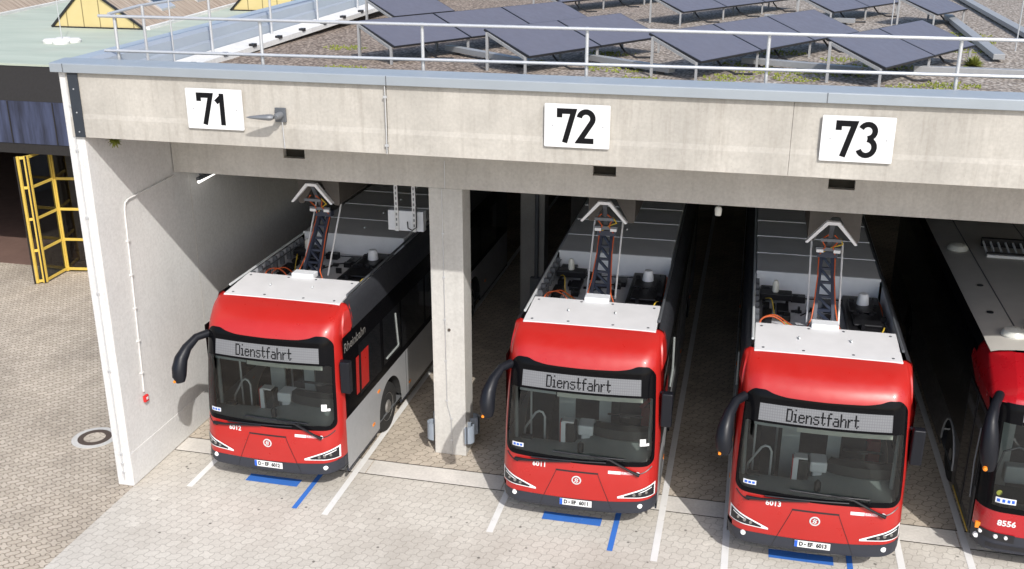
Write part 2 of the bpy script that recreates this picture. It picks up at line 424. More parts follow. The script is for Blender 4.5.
for x, y0, y1, lab in ((-4.16, .22, 30, 'white line left of the bus in bay 71'), (-1.49, -.08, 30, 'white line right of the bus in bay 71'), (1.335, .06, 30, 'white line left of the bus in bay 72'),
                   (4.03, -.13, 30, 'white line right of the bus in bay 72'), (5.11, -.2, 30, 'white line left of the bus in bay 73'), (7.79, -.4, 30, 'white line right of the bus in bay 73'), (8.85, -.4, 30, 'white line beside the bus at the right edge')):
    marking('parking_line', [(x-LW, y0), (x+LW, y0), (x+LW, y1), (x-LW, y1)], 'line', lab)
for i, bx in enumerate((-2.70, 2.69, 6.38)):
    dy = -.25 if i == 2 else 0; n = ('71', '72', '73')[i]
    marking('stop_marking', [(bx-.60, .645+dy), (bx+.385, .645+dy), (bx+.385, .885+dy), (bx-.60, .885+dy)], 'blue', 'blue stop bar across bay '+n)
    marking('stop_marking', [(bx+.585, -.01+dy), (bx+.675, -.01+dy), (bx+.675, 1.15+dy), (bx+.585, 1.15+dy)], 'blue', 'blue lengthwise stripe of bay '+n)
mh = empty('manhole_cover', (-6.84, 1.42, 0), 0, 'round manhole cover with concrete ring beside the garage wall', 'manhole')
MB().lathe([(.31, .004), (.42, .004), (.42, .014), (.31, .014), (.31, .004)], n=48, caps=False).build('concrete_ring', 'column', mh)
MB().lathe([(.20, .004), (.315, .004), (.31, .022), (.20, .022), (.20, .004)], n=48, caps=False).build('iron_ring', 'iron', mh)
MB().lathe([(.0, .004), (.205, .004), (.20, .018), (.0, .018)], n=32).build('concrete_plug', 'inner', mh)

# ------------------------------------------------------------------ garage building
G = empty('bus_garage', (0, 0, 0), 0, 'concrete bus garage with flat gravel roof over open numbered bays', 'garage')
wl = MB().box((-5.42, .012, 0), (-5.116, 44, 7.228)).build('side_wall', 'wall', G, bevel=.015)
MB().box((-5.114, .0, .02), (-5.098, 40, .645)).build('wall_base', 'wall', wl, bevel=.006)
jn = MB()
for yy in (2.9, 5.6, 8.4): jn.box((-5.1175, yy, .66), (-5.1135, yy+.014, 5.1))
jn.build('wall_joint', 'beam', wl, split=True)
cd = MB().tube([(-5.095, .632, 1.56), (-5.095, .70, 3.2), (-5.095, .765, 4.86), (-5.095, .80, 4.96), (-5.095, .90, 5.0), (-5.095, 2.36, 5.05)], .017)
for zz in (1.9, 2.5, 3.1, 3.7, 4.3): cd.box((-5.116, .60+(zz-1.56)*.042, zz), (-5.07, .665+(zz-1.56)*.042, zz+.03))
cd.build('conduit', 'wall', wl, smooth=True)
cb = MB().tube([(-5.27, -.004, .12), (-5.27, -.004, 6.1), (-5.29, -.004, 7.1)], .009, 6)
for zz in (.25, .42, .62, 2.2, 3.6, 4.9, 6.0, 6.7): cb.box((-5.295, -.016, zz), (-5.245, .012, zz+.035))
cb.build('earth_cable', 'galv', wl, smooth=True)
# fascia with a stepped lower lip
prof = [(0, 7.225), (.0, 6.60), (-.014, 6.53), (-.014, 6.233), (.30, 6.233), (.30, 7.225)]
fa = MB()
for x0, x1 in ((-5.30, -.13), (-.118, 5.50), (5.504, 12), (12.01, 30)): fa.prism([(p[0], p[1]) for p in prof], 'x', x0, x1)
fo = fa.build('fascia', 'fascia', G, bevel=.003)
MB().box((-5.245, -.030, 6.235), (-5.07, -.016, 7.22)).build('corner_strip', 'dkstrip', fo)
sc = MB()
for zz in (6.32, 6.62, 6.98): sc.lathe([(.012, -.037), (.012, -.029)], (-5.16, 0, zz), 8, ax='y')
sc.build('screw', 'galv', fo, split=True)
jc = MB().tube([(-.124, -.05, 7.22), (-.124, -.05, 6.24)], .008, 6)
for zz in (7.05, 6.35): jc.box((-.15, -.062, zz), (-.098, -.03, zz+.03))
jc.build('earth_cable', 'galv', fo)
jc2 = MB().tube([(-1.735, -.045, 6.63), (-1.72, -.05, 6.24)], .008, 6); jc2.build('lamp_cable', 'galv', fo)
# coping along the front
MB().prism([(-.07, 7.232), (-.07, 7.362), (-.055, 7.372), (.34, 7.40), (.34, 7.232)], 'x', -5.50, 30).build('coping', 'coping', G, bevel=.006)
cj = MB()
for xx in (-5.28, -.10, 5.9, 11.0): cj.box((xx, -.074, 7.234), (xx+.012, -.068, 7.365))
cj.build('coping_seam', 'tin', G, split=True)
# inner beam and openings
bm_ = MB()
bx = [-5.095, -2.93, -2.53, 2.52, 2.90, 6.22, 6.62, 30]
bm_.box((-5.095, 2.38, 5.12), (30, 2.80, 5.49)); bm_.box((-5.095, 2.38, 5.65), (30, 2.80, 6.6))
for i in range(0, len(bx), 2): bm_.box((bx[i], 2.38, 5.49), (bx[i+1], 2.80, 5.65))
bo = bm_.build('cross_beam', 'beam', G)
for i in (1, 3, 5): MB().box((bx[i], 2.50, 5.492), (bx[i+1], 2.78, 5.648)).build('wall_slot', 'dark', bo)
MB().tube([(.0, 2.368, 5.6), (.0, 2.368, 5.12)], .008, 6).build('earth_cable', 'galv', bo)
def column(x, y, full=True):
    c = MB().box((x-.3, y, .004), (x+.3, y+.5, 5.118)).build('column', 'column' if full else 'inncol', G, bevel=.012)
    return c
c0 = column(0, 2.383)
cc = MB().tube([(-.06, 2.374, 5.1), (-.045, 2.374, 1.06), (.03, 2.374, .72), (.035, 2.374, .05)], .008, 6)
for zz in (4.3, 3.5, 2.7, 1.9, 1.1, .74, .3): cc.box((-.075 if zz > 1 else .01, 2.366, zz), (-.03 if zz > 1 else .055, 2.382, zz+.03))
cc.build('earth_cable', 'galv', c0)
MB().lathe([(.028, 2.37), (.028, 2.3825)], (.02, 0, 2.52), 12, ax='y').build('drill_hole', 'iron', c0)
def guard(sx):
    g = MB(); x = sx*.30
    for (yy, r) in ((2.42, .15), (2.80, .15)):
        n = 12; ro, ri = r, r-.03
        outer = [(x+sx*ro*math.sin(PI*k/n), yy-ro*math.cos(PI*k/n)*.8) for k in range(n+1)]
        inner = [(x+sx*ri*math.sin(PI*k/n), yy-ri*math.cos(PI*k/n)*.8) for k in range(n+1)]
        for k in range(n):
            g.prism([outer[k], outer[k+1], inner[k+1], inner[k]], 'z', .30, .64)
    o = g.build('corner_guard', 'guard', c0, smooth=True)
guard(-1); guard(1)
for yy in (9.6, 16.8, 24, 31):
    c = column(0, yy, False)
    if yy == 9.6:
        MB().tube([(.12, yy-.06, 1.0), (.12, yy-.06, 5.1)], .05, 10).box((-.02, yy-.16, .45), (.26, yy-.01, 1.05)).build('drain_pipe', 'tin', c)
column(12.6, 2.383); column(12.6, 9.6, False)
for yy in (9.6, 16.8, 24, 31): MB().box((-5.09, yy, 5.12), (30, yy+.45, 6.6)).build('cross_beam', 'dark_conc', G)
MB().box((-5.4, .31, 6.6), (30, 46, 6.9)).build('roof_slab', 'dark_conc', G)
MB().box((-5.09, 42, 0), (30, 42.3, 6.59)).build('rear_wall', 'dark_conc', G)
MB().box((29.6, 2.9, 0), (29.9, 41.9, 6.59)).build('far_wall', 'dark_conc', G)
MB().add([(-5.0, .345, 6.98), (30, .345, 6.98), (30, 60, 6.98), (-5.0, 60, 6.98)], [(0,1,2,3)]).build('gravel_roof', 'gravel', G)
# side parapet: flashed upstand rising slightly to the rear
def para(y, k): return k+.026*y
pr = MB()
sec = [(-5.50, 6.9), (-5.50, 7.35), (-5.47, 7.372), (-5.13, 7.385), (-5.05, 7.33), (-5.02, 7.17), (-4.93, 7.15), (-4.90, 6.97), (-4.90, 6.9)]
rows = [[(x, y, z+.026*max(0, y)) for x, z in sec] for y in (.342, 4, 8, 14, 22, 34, 46)]
pr.grid(rows); pr.build('parapet_flashing', 'flash', G)
es = MB()
rows = [[(x, y, z+.022*max(0, y)) for x, z in ((-4.88, 6.94), (-4.88, 7.03), (-4.42, 7.0), (-4.42, 6.90))] for y in (1.5, 8, 16, 30, 46)]
es.grid(rows); eo = es.build('edging_strip', 'whitegravel', G)
ck = MB()
for k in range(22):
    yy = 2.2+k*1.15; ck.box((-4.50, yy, 6.99+.022*yy), (-4.40, yy+.14, 7.05+.022*yy))
ck.build('clip', 'frame', eo, split=True)
MB().lathe([(.0, -.05), (.02, -.05), (.11, -.02), (.13, .03), (.0, .03)], (-4.62, .62, 6.2), 20).build('drain_outlet', 'white', G, smooth=True)

# number signs
def num_path(ch):
    if ch == '7': return [[(.045, .74), (.045, .93), (.47, .93), (.21, .0)]]
    if ch == '1': return [[(.33, .0), (.33, 1.0)], [(.335, .90), (.13, .72)]]
    if ch == '2': return [arc(.26, .73, .205, .20, 172, -35)+[(.075, .075), (.50, .075)]]
    if ch == '3': return [arc(.25, .735, .195, .195, 158, -88), arc(.25, .29, .215, .225, 88, -160)]
for n, x, txt in ((0, -2.806, '71'), (1, 2.647, '72'), (2, 6.331, '73')):
    s = empty('number_sign', (x, -.035, 6.776), 0, ('white sign reading 71 on the concrete fascia', 'white sign reading 72 on the concrete fascia', 'white sign reading 73 on the concrete fascia')[n], 'sign', 'bay number signs on the fascia')
    b = bmesh.new(); r = .016; pts = []
    for cx, cz, a in ((.455-r, .30-r, 0), (-.455+r, .30-r, 90), (-.455+r, -.30+r, 180), (.455-r, -.30+r, 270)):
        pts += [(cx+r*math.cos(math.radians(a+t)), cz+r*math.sin(math.radians(a+t))) for t in (0, 30, 60, 90)]
    b.free()
    MB().prism(pts, 'y', -.018, -.002).build('sign_panel', 'white', s)
    for k, ch in enumerate(txt):
        g = MB(); H = .47; x0 = (-.265, .005)[k] + (.0 if ch != '1' else -.03)
        for q, path in enumerate(num_path(ch)):
            v2, fs = ribbon([(p[0]*H*.98, p[1]*H) for p in path], .076 if ch != '3' else .07)
            g.add([(x0+a, -.0205-.0006*q, b_-H/2) for a, b_ in v2], fs)
        g.build('numeral', 'black', s)
    sc = MB()
    for sx in (-.34, .36): sc.lathe([(.008, -.0215), (.008, -.017)], (sx, 0, 0), 8, ax='y')
    sc.build('screw', 'grille', s, split=True)

# wall lamp on the fascia
L = empty('fascia_lamp', (-1.755, -.02, 6.735), 0, 'grey street lamp head on a square plate on the fascia beside sign 71', 'lamp')
MB().box((-.085, -.035, -.105), (.085, -.0, .105)).build('mount_plate', 'tin', L, bevel=.006)
MB().lathe([(.055, -.036), (.05, -.16), (.03, -.2)], (0, 0, 0), 14, ax='y').build('socket', 'grille', L, smooth=True)
hd = MB()
rows = []
for t in [i/10 for i in range(11)]:
    wdt = .062*(1-t)**.65*min(1, .35+t/.18)+.004; xx = -.01-.40*t
    rows.append([(xx, -.22-.08*t+wdt*1.2*math.cos(a), -.0+.0*t+wdt*.8*math.sin(a)) for a in [2*PI*j/14 for j in range(15)]])
hd.grid(rows).build('lamp_head', 'grille', L, smooth=True)

# front railing
def rail(name, posts, tops, label, ends):
    o = empty(name, posts[0], 0, label, 'railing'); b = Vector(posts[0])
    for p, zt in zip(posts, tops):
        MB().tube([Vector(p)-b, Vector((p[0], p[1], zt))-b], .025, 10).build('post', 'galv', o, smooth=True)
    return o, b
px = [-4.66, -2.24, .28, 2.67, 5.12, 7.52, 9.92, 12.3]
ro, b0 = rail('front_railing', [(x, .5, 6.98) for x in px], [8.05]*8, 'white galvanised two bar railing along the front roof edge', None)
for z in (8.03, 7.60): MB().tube([Vector((-4.9 if z > 8 else -4.86, .455, z-(0 if z > 8 else .09)+.0))-b0, Vector((13, .455, z))-b0], .024, 10).build('rail', 'galv', ro, smooth=True)
ys = [1.43, 3.57, 6.04, 8.41, 10.9, 13.4, 16]
ro2, b1 = rail('side_railing', [(-4.75, y, 7.05) for y in ys], [8.10+.004*y for y in ys], 'galvanised railing running back along the left roof edge', None)
for o in ro2.children: pass
MB().tube([Vector((-4.82, .60, 8.045))-b1, Vector((-4.80, 1.43, 8.10))-b1, Vector((-4.80, 17, 8.2))-b1], .024, 10).build('rail', 'galv', ro2, smooth=True)

# ------------------------------------------------------------------ solar arrays
E_ = Vector((.482, .876, 0)); Gd = Vector((.876, -.482, 0)); Wd = 1.02; DH = .37; PLn = 1.93
def solar(lx, ly, n, label, zl=7.30, start=0):
    o = empty('solar_array', (lx, ly, 6.98), 0, label, 'solar panel', 'solar arrays on the gravel roof')
    z0 = zl-6.98
    up = (Vector((0,0,1))*Wd+Gd*DH).normalized()
    for k in range(n):
        a = E_*(k*1.95+.01); b = a+E_*PLn
        lo0 = a+Vector((0,0,z0)); lo1 = b+Vector((0,0,z0)); hi1 = lo1-Gd*Wd+Vector((0,0,DH)); hi0 = lo0-Gd*Wd+Vector((0,0,DH))
        q = [lo0, lo1, hi1, hi0]; c = sum(q, Vector())/4
        m = MB(); t = up*.035
        m.add([p-t for p in q]+[p for p in q], [(3,2,1,0),(4,5,6,7),(0,1,5,4),(1,2,6,5),(2,3,7,6),(3,0,4,7)], 1)
        m.add([c+(p-c)*Vector((1,1,1)).x*.978+up*.002 for p in q], [(0,1,2,3)], 0)
        m.build('panel', ['solar', 'frame'], o)
    for k in range(n*2+1):
        t = min(k*.975, n*1.95-.02); a = E_*t
        hi = a-Gd*(Wd-.08)+Vector((0,0,z0+DH-.05)); lo = a-Gd*.08+Vector((0,0,z0-.02))
        if k in (0, n*2) or k % 2 == 0:
            MB().bar((hi.x, hi.y, .0), hi, .06, .045, (1,0,0)).build('post', 'postgal', o)
        if k % 2 == 0: MB().bar((lo.x, lo.y, .0), lo, .05, .04, (1,0,0)).build('post', 'postgal', o)
        if k % 2 == 1:
            c0_ = lo.lerp(hi, .25)-up*.05; c1_ = c0_+Vector((.12, -.05, 0)); pts = [c0_, c0_+Vector((.02, -.02, -.12)), Vector((c1_.x, c1_.y, .10)), Vector((c1_.x+.22, c1_.y-.08, .02)), Vector((c1_.x+.5, c1_.y-.02, .02))]
            MB().tube(pts, .018, 6).build('cable', 'frame', o, smooth=True)
        if k % 2 == 0: MB().bar(hi-up*.02, lo-up*.02, .045, .045).build('rafter', 'postgal', o)
    return o
R6 = 6.98
solar(-1.257, 3.609, 3, 'three panel solar array nearest the left roof edge')
solar(1.33, 2.894, 2, 'two panel solar array above sign 72 at the front edge')
solar(4.12, 2.946, 3, 'three panel solar array between signs 72 and 73 at the front edge')
solar(6.918, 2.918, 2, 'two panel solar array above sign 73 at the front edge')
solar(-3.05, 8.75, 1, 'single solar panel behind the leftmost array')
solar(-.108, 13.47, 3, 'solar array at the top edge behind the two leftmost arrays')
solar(3.216, 11.43, 3, 'rear solar array behind the gap between signs 72 and 73')
solar(6.69, 12.31, 2, 'rear solar array behind the arrays above sign 73')
solar(8.997, 12.28, 1, 'rear single solar panel nearest the right roof edge')
def tray(a, b, label, w=.16, h=.10):
    a = Vector((*a, R6)); b = Vector((*b, R6)); o = empty('cable_tray', a, 0, label, 'cable tray', 'cable trays on the roof')
    dd = b-a; m = MB().bar((0,0,.10), dd+Vector((0,0,.10)), w, h); m.build('tray', 'postgal', o, bevel=.006)
    for t in (.12, .5, .88):
        p = dd*t; MB().bar(p+Vector((0,0,.0)), p+Vector((0,0,.048)), .14, .14, (1,0,0)).build('foot', 'frame', o)
tray((-.80, 5.4), (1.20, 3.75), 'grey cable tray lying in front of the leftmost solar array')
tray((2.0, 4.75), (3.62, 3.5), 'grey cable tray beneath the array above sign 72')
tray((4.75, 5.0), (6.7, 4.2), 'grey cable tray beneath the three panel front array')
tray((7.55, 4.6), (11.5, 4.4), 'grey cable tray below the front array above sign 73')
tray((9.56, 14.4), (9.25, 6.5), 'long grey cable tray right of the front array above sign 73', .2)
tray((10.9, 21), (10.55, 9.5), 'long grey cable tray nearest the right picture edge', .22)
tray((5.1, 13.2), (7.2, 12.6), 'grey cable tray beside the rear arrays')
def rod(x, y, z, h, label, feet=3):
    o = empty('lightning_rod', (x, y, z), 0, label, 'lightning rod')
    MB().tube([(0, 0, .0), (0, 0, h)], [.014, .008], 6).build('rod', 'galv', o, smooth=True)
    for k in range(feet):
        a = 2*PI*k/feet+.5
        MB().lathe([(.0, 0), (.24, 0), (.25, .07), (.2, .12), (.0, .13)], (.30*math.cos(a), .30*math.sin(a), 0), 18).build('foot', 'whitegravel', o, smooth=True)
rod(9.9, 8.3, R6, 2.6, 'thin lightning rod on the gravel right of the arrays', 0)
rod(-4.55, 1.9, 7.02, 3.0, 'thin lightning rod beside the left roof edge railing', 0)
rod(7.6, 8.8, R6, 2.4, 'thin lightning rod behind the front array above sign 73', 0)

# moss and weeds on the gravel
ms = MB()
centres = [(-2.0, 3.0), (-3.0, 5.6), (.9, 4.6), (2.6, 4.0), (3.1, 3.0), (2.2, 6.0), (4.6, 3.5), (5.2, 4.3), (5.6, 3.6), (4.4, 2.9), (6.2, 5.2), (6.6, 6.2), (7.2, 5.4), (8.0, 3.5), (7.5, 3.1), (9.1, 9.6), (9.3, 11), (3.4, 9.6), (4.5, 10.2), (8.2, 11), (8.9, 8), (6.1, 9.6), (5.4, 6.9), (7.0, 7.4), (4.9, 5.2), (6.2, 4.4)]
for cx, cy in centres:
    rr = random.uniform(.2, .5)
    for k in range(int(260*rr)):
        a = random.uniform(0, 2*PI); r = rr*math.sqrt(random.random()); x = cx+r*math.cos(a)*1.4; y = cy+r*math.sin(a)
        h = random.uniform(.01, .045); s = random.uniform(.015, .035); t = random.uniform(0, 3)
        ms.add([(x+s*math.cos(t+j*2.09), y+s*math.sin(t+j*2.09), R6+.003) for j in range(3)]+[(x, y, R6+h)], [(0,1,3),(1,2,3),(2,0,3)])
tag(ms.build('moss', 'moss'), 'yellow green moss and sedum patches in the roof gravel', 'moss', kind='stuff')
def weed(x, y, z, r, n, label, hang=1):
    o = empty('weed', (x, y, z), 0, label, 'plant'); m = MB()
    for k in range(n):
        a = random.uniform(0, 2*PI); e = random.uniform(-.1, 1.2); L_ = random.uniform(.4, 1)*r
        d = Vector((math.cos(a)*math.cos(e), math.sin(a)*math.cos(e), math.sin(e)*hang))*L_; s = Vector((-math.sin(a), math.cos(a), random.uniform(-.6, .6)))*.022
        m.add([d*.2-s, d*.2+s, d+s*.2, d-s*.2], [(0,1,2,3)])
    m.build('leaves', 'moss', o)
weed(8.72, 5.9, R6, .22, 260, 'bushy green weed at the end of a cable tray on the roof')
weed(-4.83, .35, 6.14, .16, 60, 'small green weed hanging under the left end of the fascia', -1)

# ------------------------------------------------------------------ neighbouring hall on the left
H_ = empty('workshop_hall', (-14, 9.2, 0), 0, 'older hall with green roof and dark blue fascia left of the garage', 'hall')
hb = Vector((-14, 9.2, 0))
def hq(m, lo, hi): return m.box(Vector(lo)-hb, Vector(hi)-hb)
X0, X1 = -40, -5.52
fm = MB().prism([(9.0-9.2, 3.82), (9.0-9.2, 4.92), (9.25-9.2, 5.78), (9.9-9.2, 5.78), (9.9-9.2, 3.82)], 'x', X0+14, X1+14)
ff = fm.build('fascia', 'navyfascia', H_)
sm = MB()
for xx in (-13.75, -12.43, -11.2): sm.box((xx+14, -.215, 3.83), (xx+14.03, -.19, 4.92))
sm.prism([(-.206, 4.915), (-.206, 4.945), (.04, 5.79), (.05, 5.77)], 'x', X0+14, X0+14.02)
sm.build('fascia_seam', 'soffit', ff, split=True)
MB().prism([(-.203, 4.93), (.043, 5.775), (.047, 5.77), (-.198, 4.925)], 'x', X0+14, X1+14).build('fascia_slope', 'soffit', ff)
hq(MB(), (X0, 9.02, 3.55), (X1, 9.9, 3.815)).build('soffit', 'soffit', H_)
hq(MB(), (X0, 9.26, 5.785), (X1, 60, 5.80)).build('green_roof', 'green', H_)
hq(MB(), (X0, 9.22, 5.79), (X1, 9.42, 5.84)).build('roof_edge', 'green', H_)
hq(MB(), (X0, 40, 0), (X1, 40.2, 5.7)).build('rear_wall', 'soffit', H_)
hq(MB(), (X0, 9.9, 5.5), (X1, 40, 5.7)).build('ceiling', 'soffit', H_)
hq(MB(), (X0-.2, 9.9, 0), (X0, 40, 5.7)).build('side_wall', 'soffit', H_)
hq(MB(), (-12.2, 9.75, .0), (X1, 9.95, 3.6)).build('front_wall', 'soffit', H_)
hq(MB(), (X0, 10.1, .004), (X1, 40, .012)).build('hall_floor', 'redfloor', H_)
# yellow folding door
fd = [(-13.53, 8.74), (-13.33, 8.87), (-13.38, 9.86), (-12.45, 10.02), (-11.9, 10.0)]
fdz = 3.52
for i in range(len(fd)-1):
    p = Vector((*fd[i], 0))-hb; q = Vector((*fd[i+1], 0))-hb; dd = (q-p); nn = dd.normalized()
    m = MB(); t = .07
    for e in (p+nn*t/2, q-nn*t/2): m.bar((e.x, e.y, .03), (e.x, e.y, fdz), t, .05, (0,1,0))
    for z in (.09, .95, 1.82, 2.68, 3.48):
        m.bar((p.x+nn.x*t, p.y+nn.y*t, z), (q.x-nn.x*t, q.y-nn.y*t, z), .045, .07)
    lf = m.build('door_leaf', 'yellow', H_)
    MB().add([(p.x, p.y, .1), (q.x, q.y, .1), (q.x, q.y, fdz-.05), (p.x, p.y, fdz-.05)], [(0,1,2,3)]).build('door_glass', 'doorglass', lf)
    MB().bar((p.x-.03*nn.x, p.y-.03, .03), (p.x-.03*nn.x, p.y-.03, fdz), .03, .03).build('door_seal', 'soffit', lf)
# sawtooth rooflights
def sawtooth(x0, y0, w1, h, ap, length, skew):
    def P(x, z, t): return Vector((x0+x+skew*t, y0+t, 5.80+z))-hb
    g = MB().add([P(0, 0, 0), P(w1, 0, 0), P(ap, h, 0)], [(0,1,2)]).add([P(0, 0, .1), P(w1, 0, .1), P(ap, h, .1)], [(0,2,1)])
    o = g.build('roof_gable', 'gable', H_)
    fr = MB(); fr.bar(P(0, .02, -.03), P(ap, h+.02, -.03), .06, .07); fr.bar(P(w1, .02, -.03), P(ap, h+.02, -.03), .06, .07); fr.bar(P(0, .02, -.02), P(w1, .02, -.02), .05, .05); fr.build('gable_trim', 'frame', o)
    r = MB()
    for a, b in (((ap, h+.05), (w1+.05, .03)), ((-.05, .03), (ap, h+.05))):
        r.add([P(*a, -.05), P(*b, -.05), P(*b, length), P(*a, length)], [(0,1,2,3)])
    ro_ = r.build('board_roof', 'planks', o)
    MB().bar(P(w1+.08, .05, 0), P(w1+.08, .05, length), .14, .1).build('eaves_gutter', 'whitegravel', o)
    for t in (2.6, 6.2, 9.8):
        m = MB(); k0, k1 = .42, .78
        for kk, wd in ((0, .12), ):
            q = [(ap+(w1-ap)*k0, h*(1-k0)+.14), (ap+(w1-ap)*k1, h*(1-k1)+.14)]
            m.add([P(*q[0], t), P(*q[1], t), P(*q[1], t+1.3), P(*q[0], t+1.3)]+[P(q[0][0], q[0][1]-.14, t), P(q[1][0], q[1][1]-.14, t), P(q[1][0], q[1][1]-.14, t+1.3), P(q[0][0], q[0][1]-.14, t+1.3)], [(0,1,2,3),(0,4,5,1),(1,5,6,2),(2,6,7,3),(3,7,4,0)])
        m.build('rooflight', 'galv', ro_)
        c = MB().add([P(q[0][0]+.1, q[0][1]+.01-.03, t+.1), P(q[1][0]-.1, q[1][1]+.01+.03, t+.1), P(q[1][0]-.1, q[1][1]+.04, t+1.2), P(q[0][0]+.1, q[0][1]-.02, t+1.2)], [(0,1,2,3)]); c.build('rooflight_pane', 'sideglass', ro_)
sawtooth(-18.3, 17.4, 3.5, 1.34, 1.42, 24, -.17)
sawtooth(-15.35, 24.4, 3.5, 1.34, 1.42, 20, -.17)
sawtooth(-25.6, 17.2, 3.6, 1.34, 1.42, 24, -.24)
rod(-15.3, 13.7, 5.8, 3.0, 'thin lightning rod with round white feet on the green roof', 4)

# small fittings
al = empty('fire_call_point', (-5.098, .638, 1.43), 0, 'small red fire call point on the pale side wall', 'alarm')
MB().box((0, -.055, -.06), (.05, .055, .06)).build('case', 'redbox', al, bevel=.008)
MB().box((.051, -.025, -.02), (.056, .025, .03)).build('button', 'white', al)
t1 = empty('tube_light', (-4.9, 2.85, 4.82), 0, 'white fluorescent tube light above the bus in bay 71', 'light')
MB().tube([(0, 0, 0), (0, .9, .04)], .03, 10).build('tube', 'tube', t1, smooth=True)
MB().box((-.03, -.02, .035), (.03, .92, .09)).box((-.2, .4, .0), (-.03, .46, .06)).build('fitting', 'tin', t1)
t2 = empty('hanging_lamp', (4.57, 2.46, 4.98), 0, 'small white lamp hanging between bays 72 and 73', 'light')
MB().lathe([(.0, -.06), (.05, -.05), (.06, .05), (.04, .09), (.0, .1)], n=14).build('lamp_globe', 'lampglass', t2, smooth=True)
MB().tube([(0, 0, .09), (0, .35, .16)], .012, 6).build('lamp_bracket', 'galv', t2)
jb = empty('cable_box', (-1.11, 3.5, 3.95), 0, 'white cable box hung on two steel rails above bay 71', 'box')
MB().box((-.35, 0, 0), (.34, .16, .385)).build('case', 'rooflip', jb, bevel=.01)
for xx in (-.17, .17):
    m = MB().box((xx-.035, -.035, .0), (xx+.035, -.002, 2.6))
    for k in range(24): m.box((xx-.012, -.04, .1+k*.1), (xx+.012, -.034, .15+k*.1), 1)
    m.build('rail', ['galv', 'tin'], jb)
MB().tube([(.05, -.06, .2), (.06, -.07, .08), (.14, -.07, .04), (.22, -.06, .1), (.22, -.05, .5)], .012, 6).build('cable', 'frame', jb, smooth=True)

# charging hoods
def hood(x, y, label, lamp=True):
    o = empty('charging_hood', (x, y, 4.47), 0, label, 'charging hood', 'charging hoods above the buses')
    m = MB().prism([(-.33, 0), (-.25, 0), (.0, .42), (.12, .42), (.36, 0), (.44, 0), (.46, .04), (.46, .66), (-.35, .66), (-.35, .04)], 'y', 0, 1.45)
    m.build('contact_trough', 'hood', o)
    for yy in (.25, 1.2):
        MB().bar((0, yy, .663), (0, yy, 2.1), .08, .08, (1,0,0)).build('hanger', 'tin', o)
        MB().bar((-.55, yy, .70), (.55, yy, .70), .05, .05).build('crossbar', 'tin', o)
hood(-2.70, 3.12, 'brown grey charging hood above the bus in bay 71')
hood(2.69, 3.22, 'brown grey charging hood above the bus in bay 72')
hood(6.38, 2.95, 'brown grey charging hood above the bus in bay 73')

# ------------------------------------------------------------------ buses
class Shell:
    def __init__(s, yc, W, bow, r, fade):
        s.yc = pchip(yc); s.W = pchip(W); s.bow = bow; s.r = r; s.fade = pchip(fade)
    def F(s, x, z):
        xs = min(1.275, abs(x)/s.W(z)*1.275); t = max(0, (xs-(1.275-s.r))/s.r)
        return s.yc(z)+s.fade(z)*(s.bow*xs*xs+s.r*(1-math.sqrt(max(0, 1-t*t))))
    def P(s, x, z, off=0):
        x = x*s.W(z)/1.275
        p = Vector((x, s.F(x, z), z))
        if off:
            h = .004; sg = -1 if x > 0 else 1
            fx = (s.F(x+sg*h, z)-s.F(x, z))/(sg*h); fz = (s.F(x, z+h)-s.F(x, z-h))/(2*h)
            p += Vector((fx, -1, fz)).normalized()*off
        return p
    def patch(s, mb, x0, x1, n, zlo, zhi, m, off=0, mi=0):
        """patch between two height curves; x0, x1 may be functions of z"""
        rows = []
        for i in range(n+1):
            t = i/n; r = []
            xa = x0 if not callable(x0) else x0(1); xb = x1 if not callable(x1) else x1(1)
            x = xa+(xb-xa)*t
            lo, hi = zlo(x), zhi(x)
            for j in range(m+1):
                z = lo+(hi-lo)*j/m
                xx = x if not callable(x0) and not callable(x1) else ((x0(z) if callable(x0) else x0)*(1-t)+(x1(z) if callable(x1) else x1)*t)
                r.append(s.P(xx, z, off))
            rows.append(r)
        mb.grid(rows, mi); return mb
    def decal(s, mb, vs, fs, cx, cz, off, mi=0):
        mb.add([s.P(cx+v[0], cz+v[1], off) for v in vs], fs, mi); return mb

SH = Shell([(.28, .12), (.34, .06), (.42, -.02), (.52, -.018), (.7, -.012), (.93, .0), (1.1, .03), (1.29, .065), (1.6, .09), (2.0, .125), (2.4, .175), (2.67, .215), (2.80, .245), (2.92, .31), (3.04, .43), (3.14, .60), (3.21, .78), (3.25, .93)],
           [(.28, 1.235), (.5, 1.268), (.7, 1.275), (1.5, 1.272), (2.1, 1.25), (2.7, 1.222), (3.0, 1.198), (3.25, 1.15)], .06, .30, [(.3, 1), (2.7, 1), (3.0, .8), (3.25, .25)])
XB = 1.205; XG = 1.165
def rr(x, w, r):
    d = abs(x)-(w-r)
    return 0 if d <= 0 else r-math.sqrt(max(0, r*r-d*d))
def blk_lo(x): return 1.205+.03*(x/1.2)**2+rr(x, XB, .12)
hump = pchip([(0, 2.785), (.55, 2.795), (.78, 2.825), (.95, 2.87), (1.05, 2.868), (1.205, 2.81)])
def blk_hi(x): return hump(abs(x))-rr(x, XB, .13)
def gl_lo(x): return 1.285+.03*(x/1.2)**2+rr(x, XG, .10)
def gl_hi(x): return 2.375-rr(x, XG, .03)
bump_hi = pchip([(0, .59), (.5, .60), (.9, .625), (1.275, .67)])
bump_lo = pchip([(0, .395), (.6, .40), (1.0, .425), (1.275, .465)])
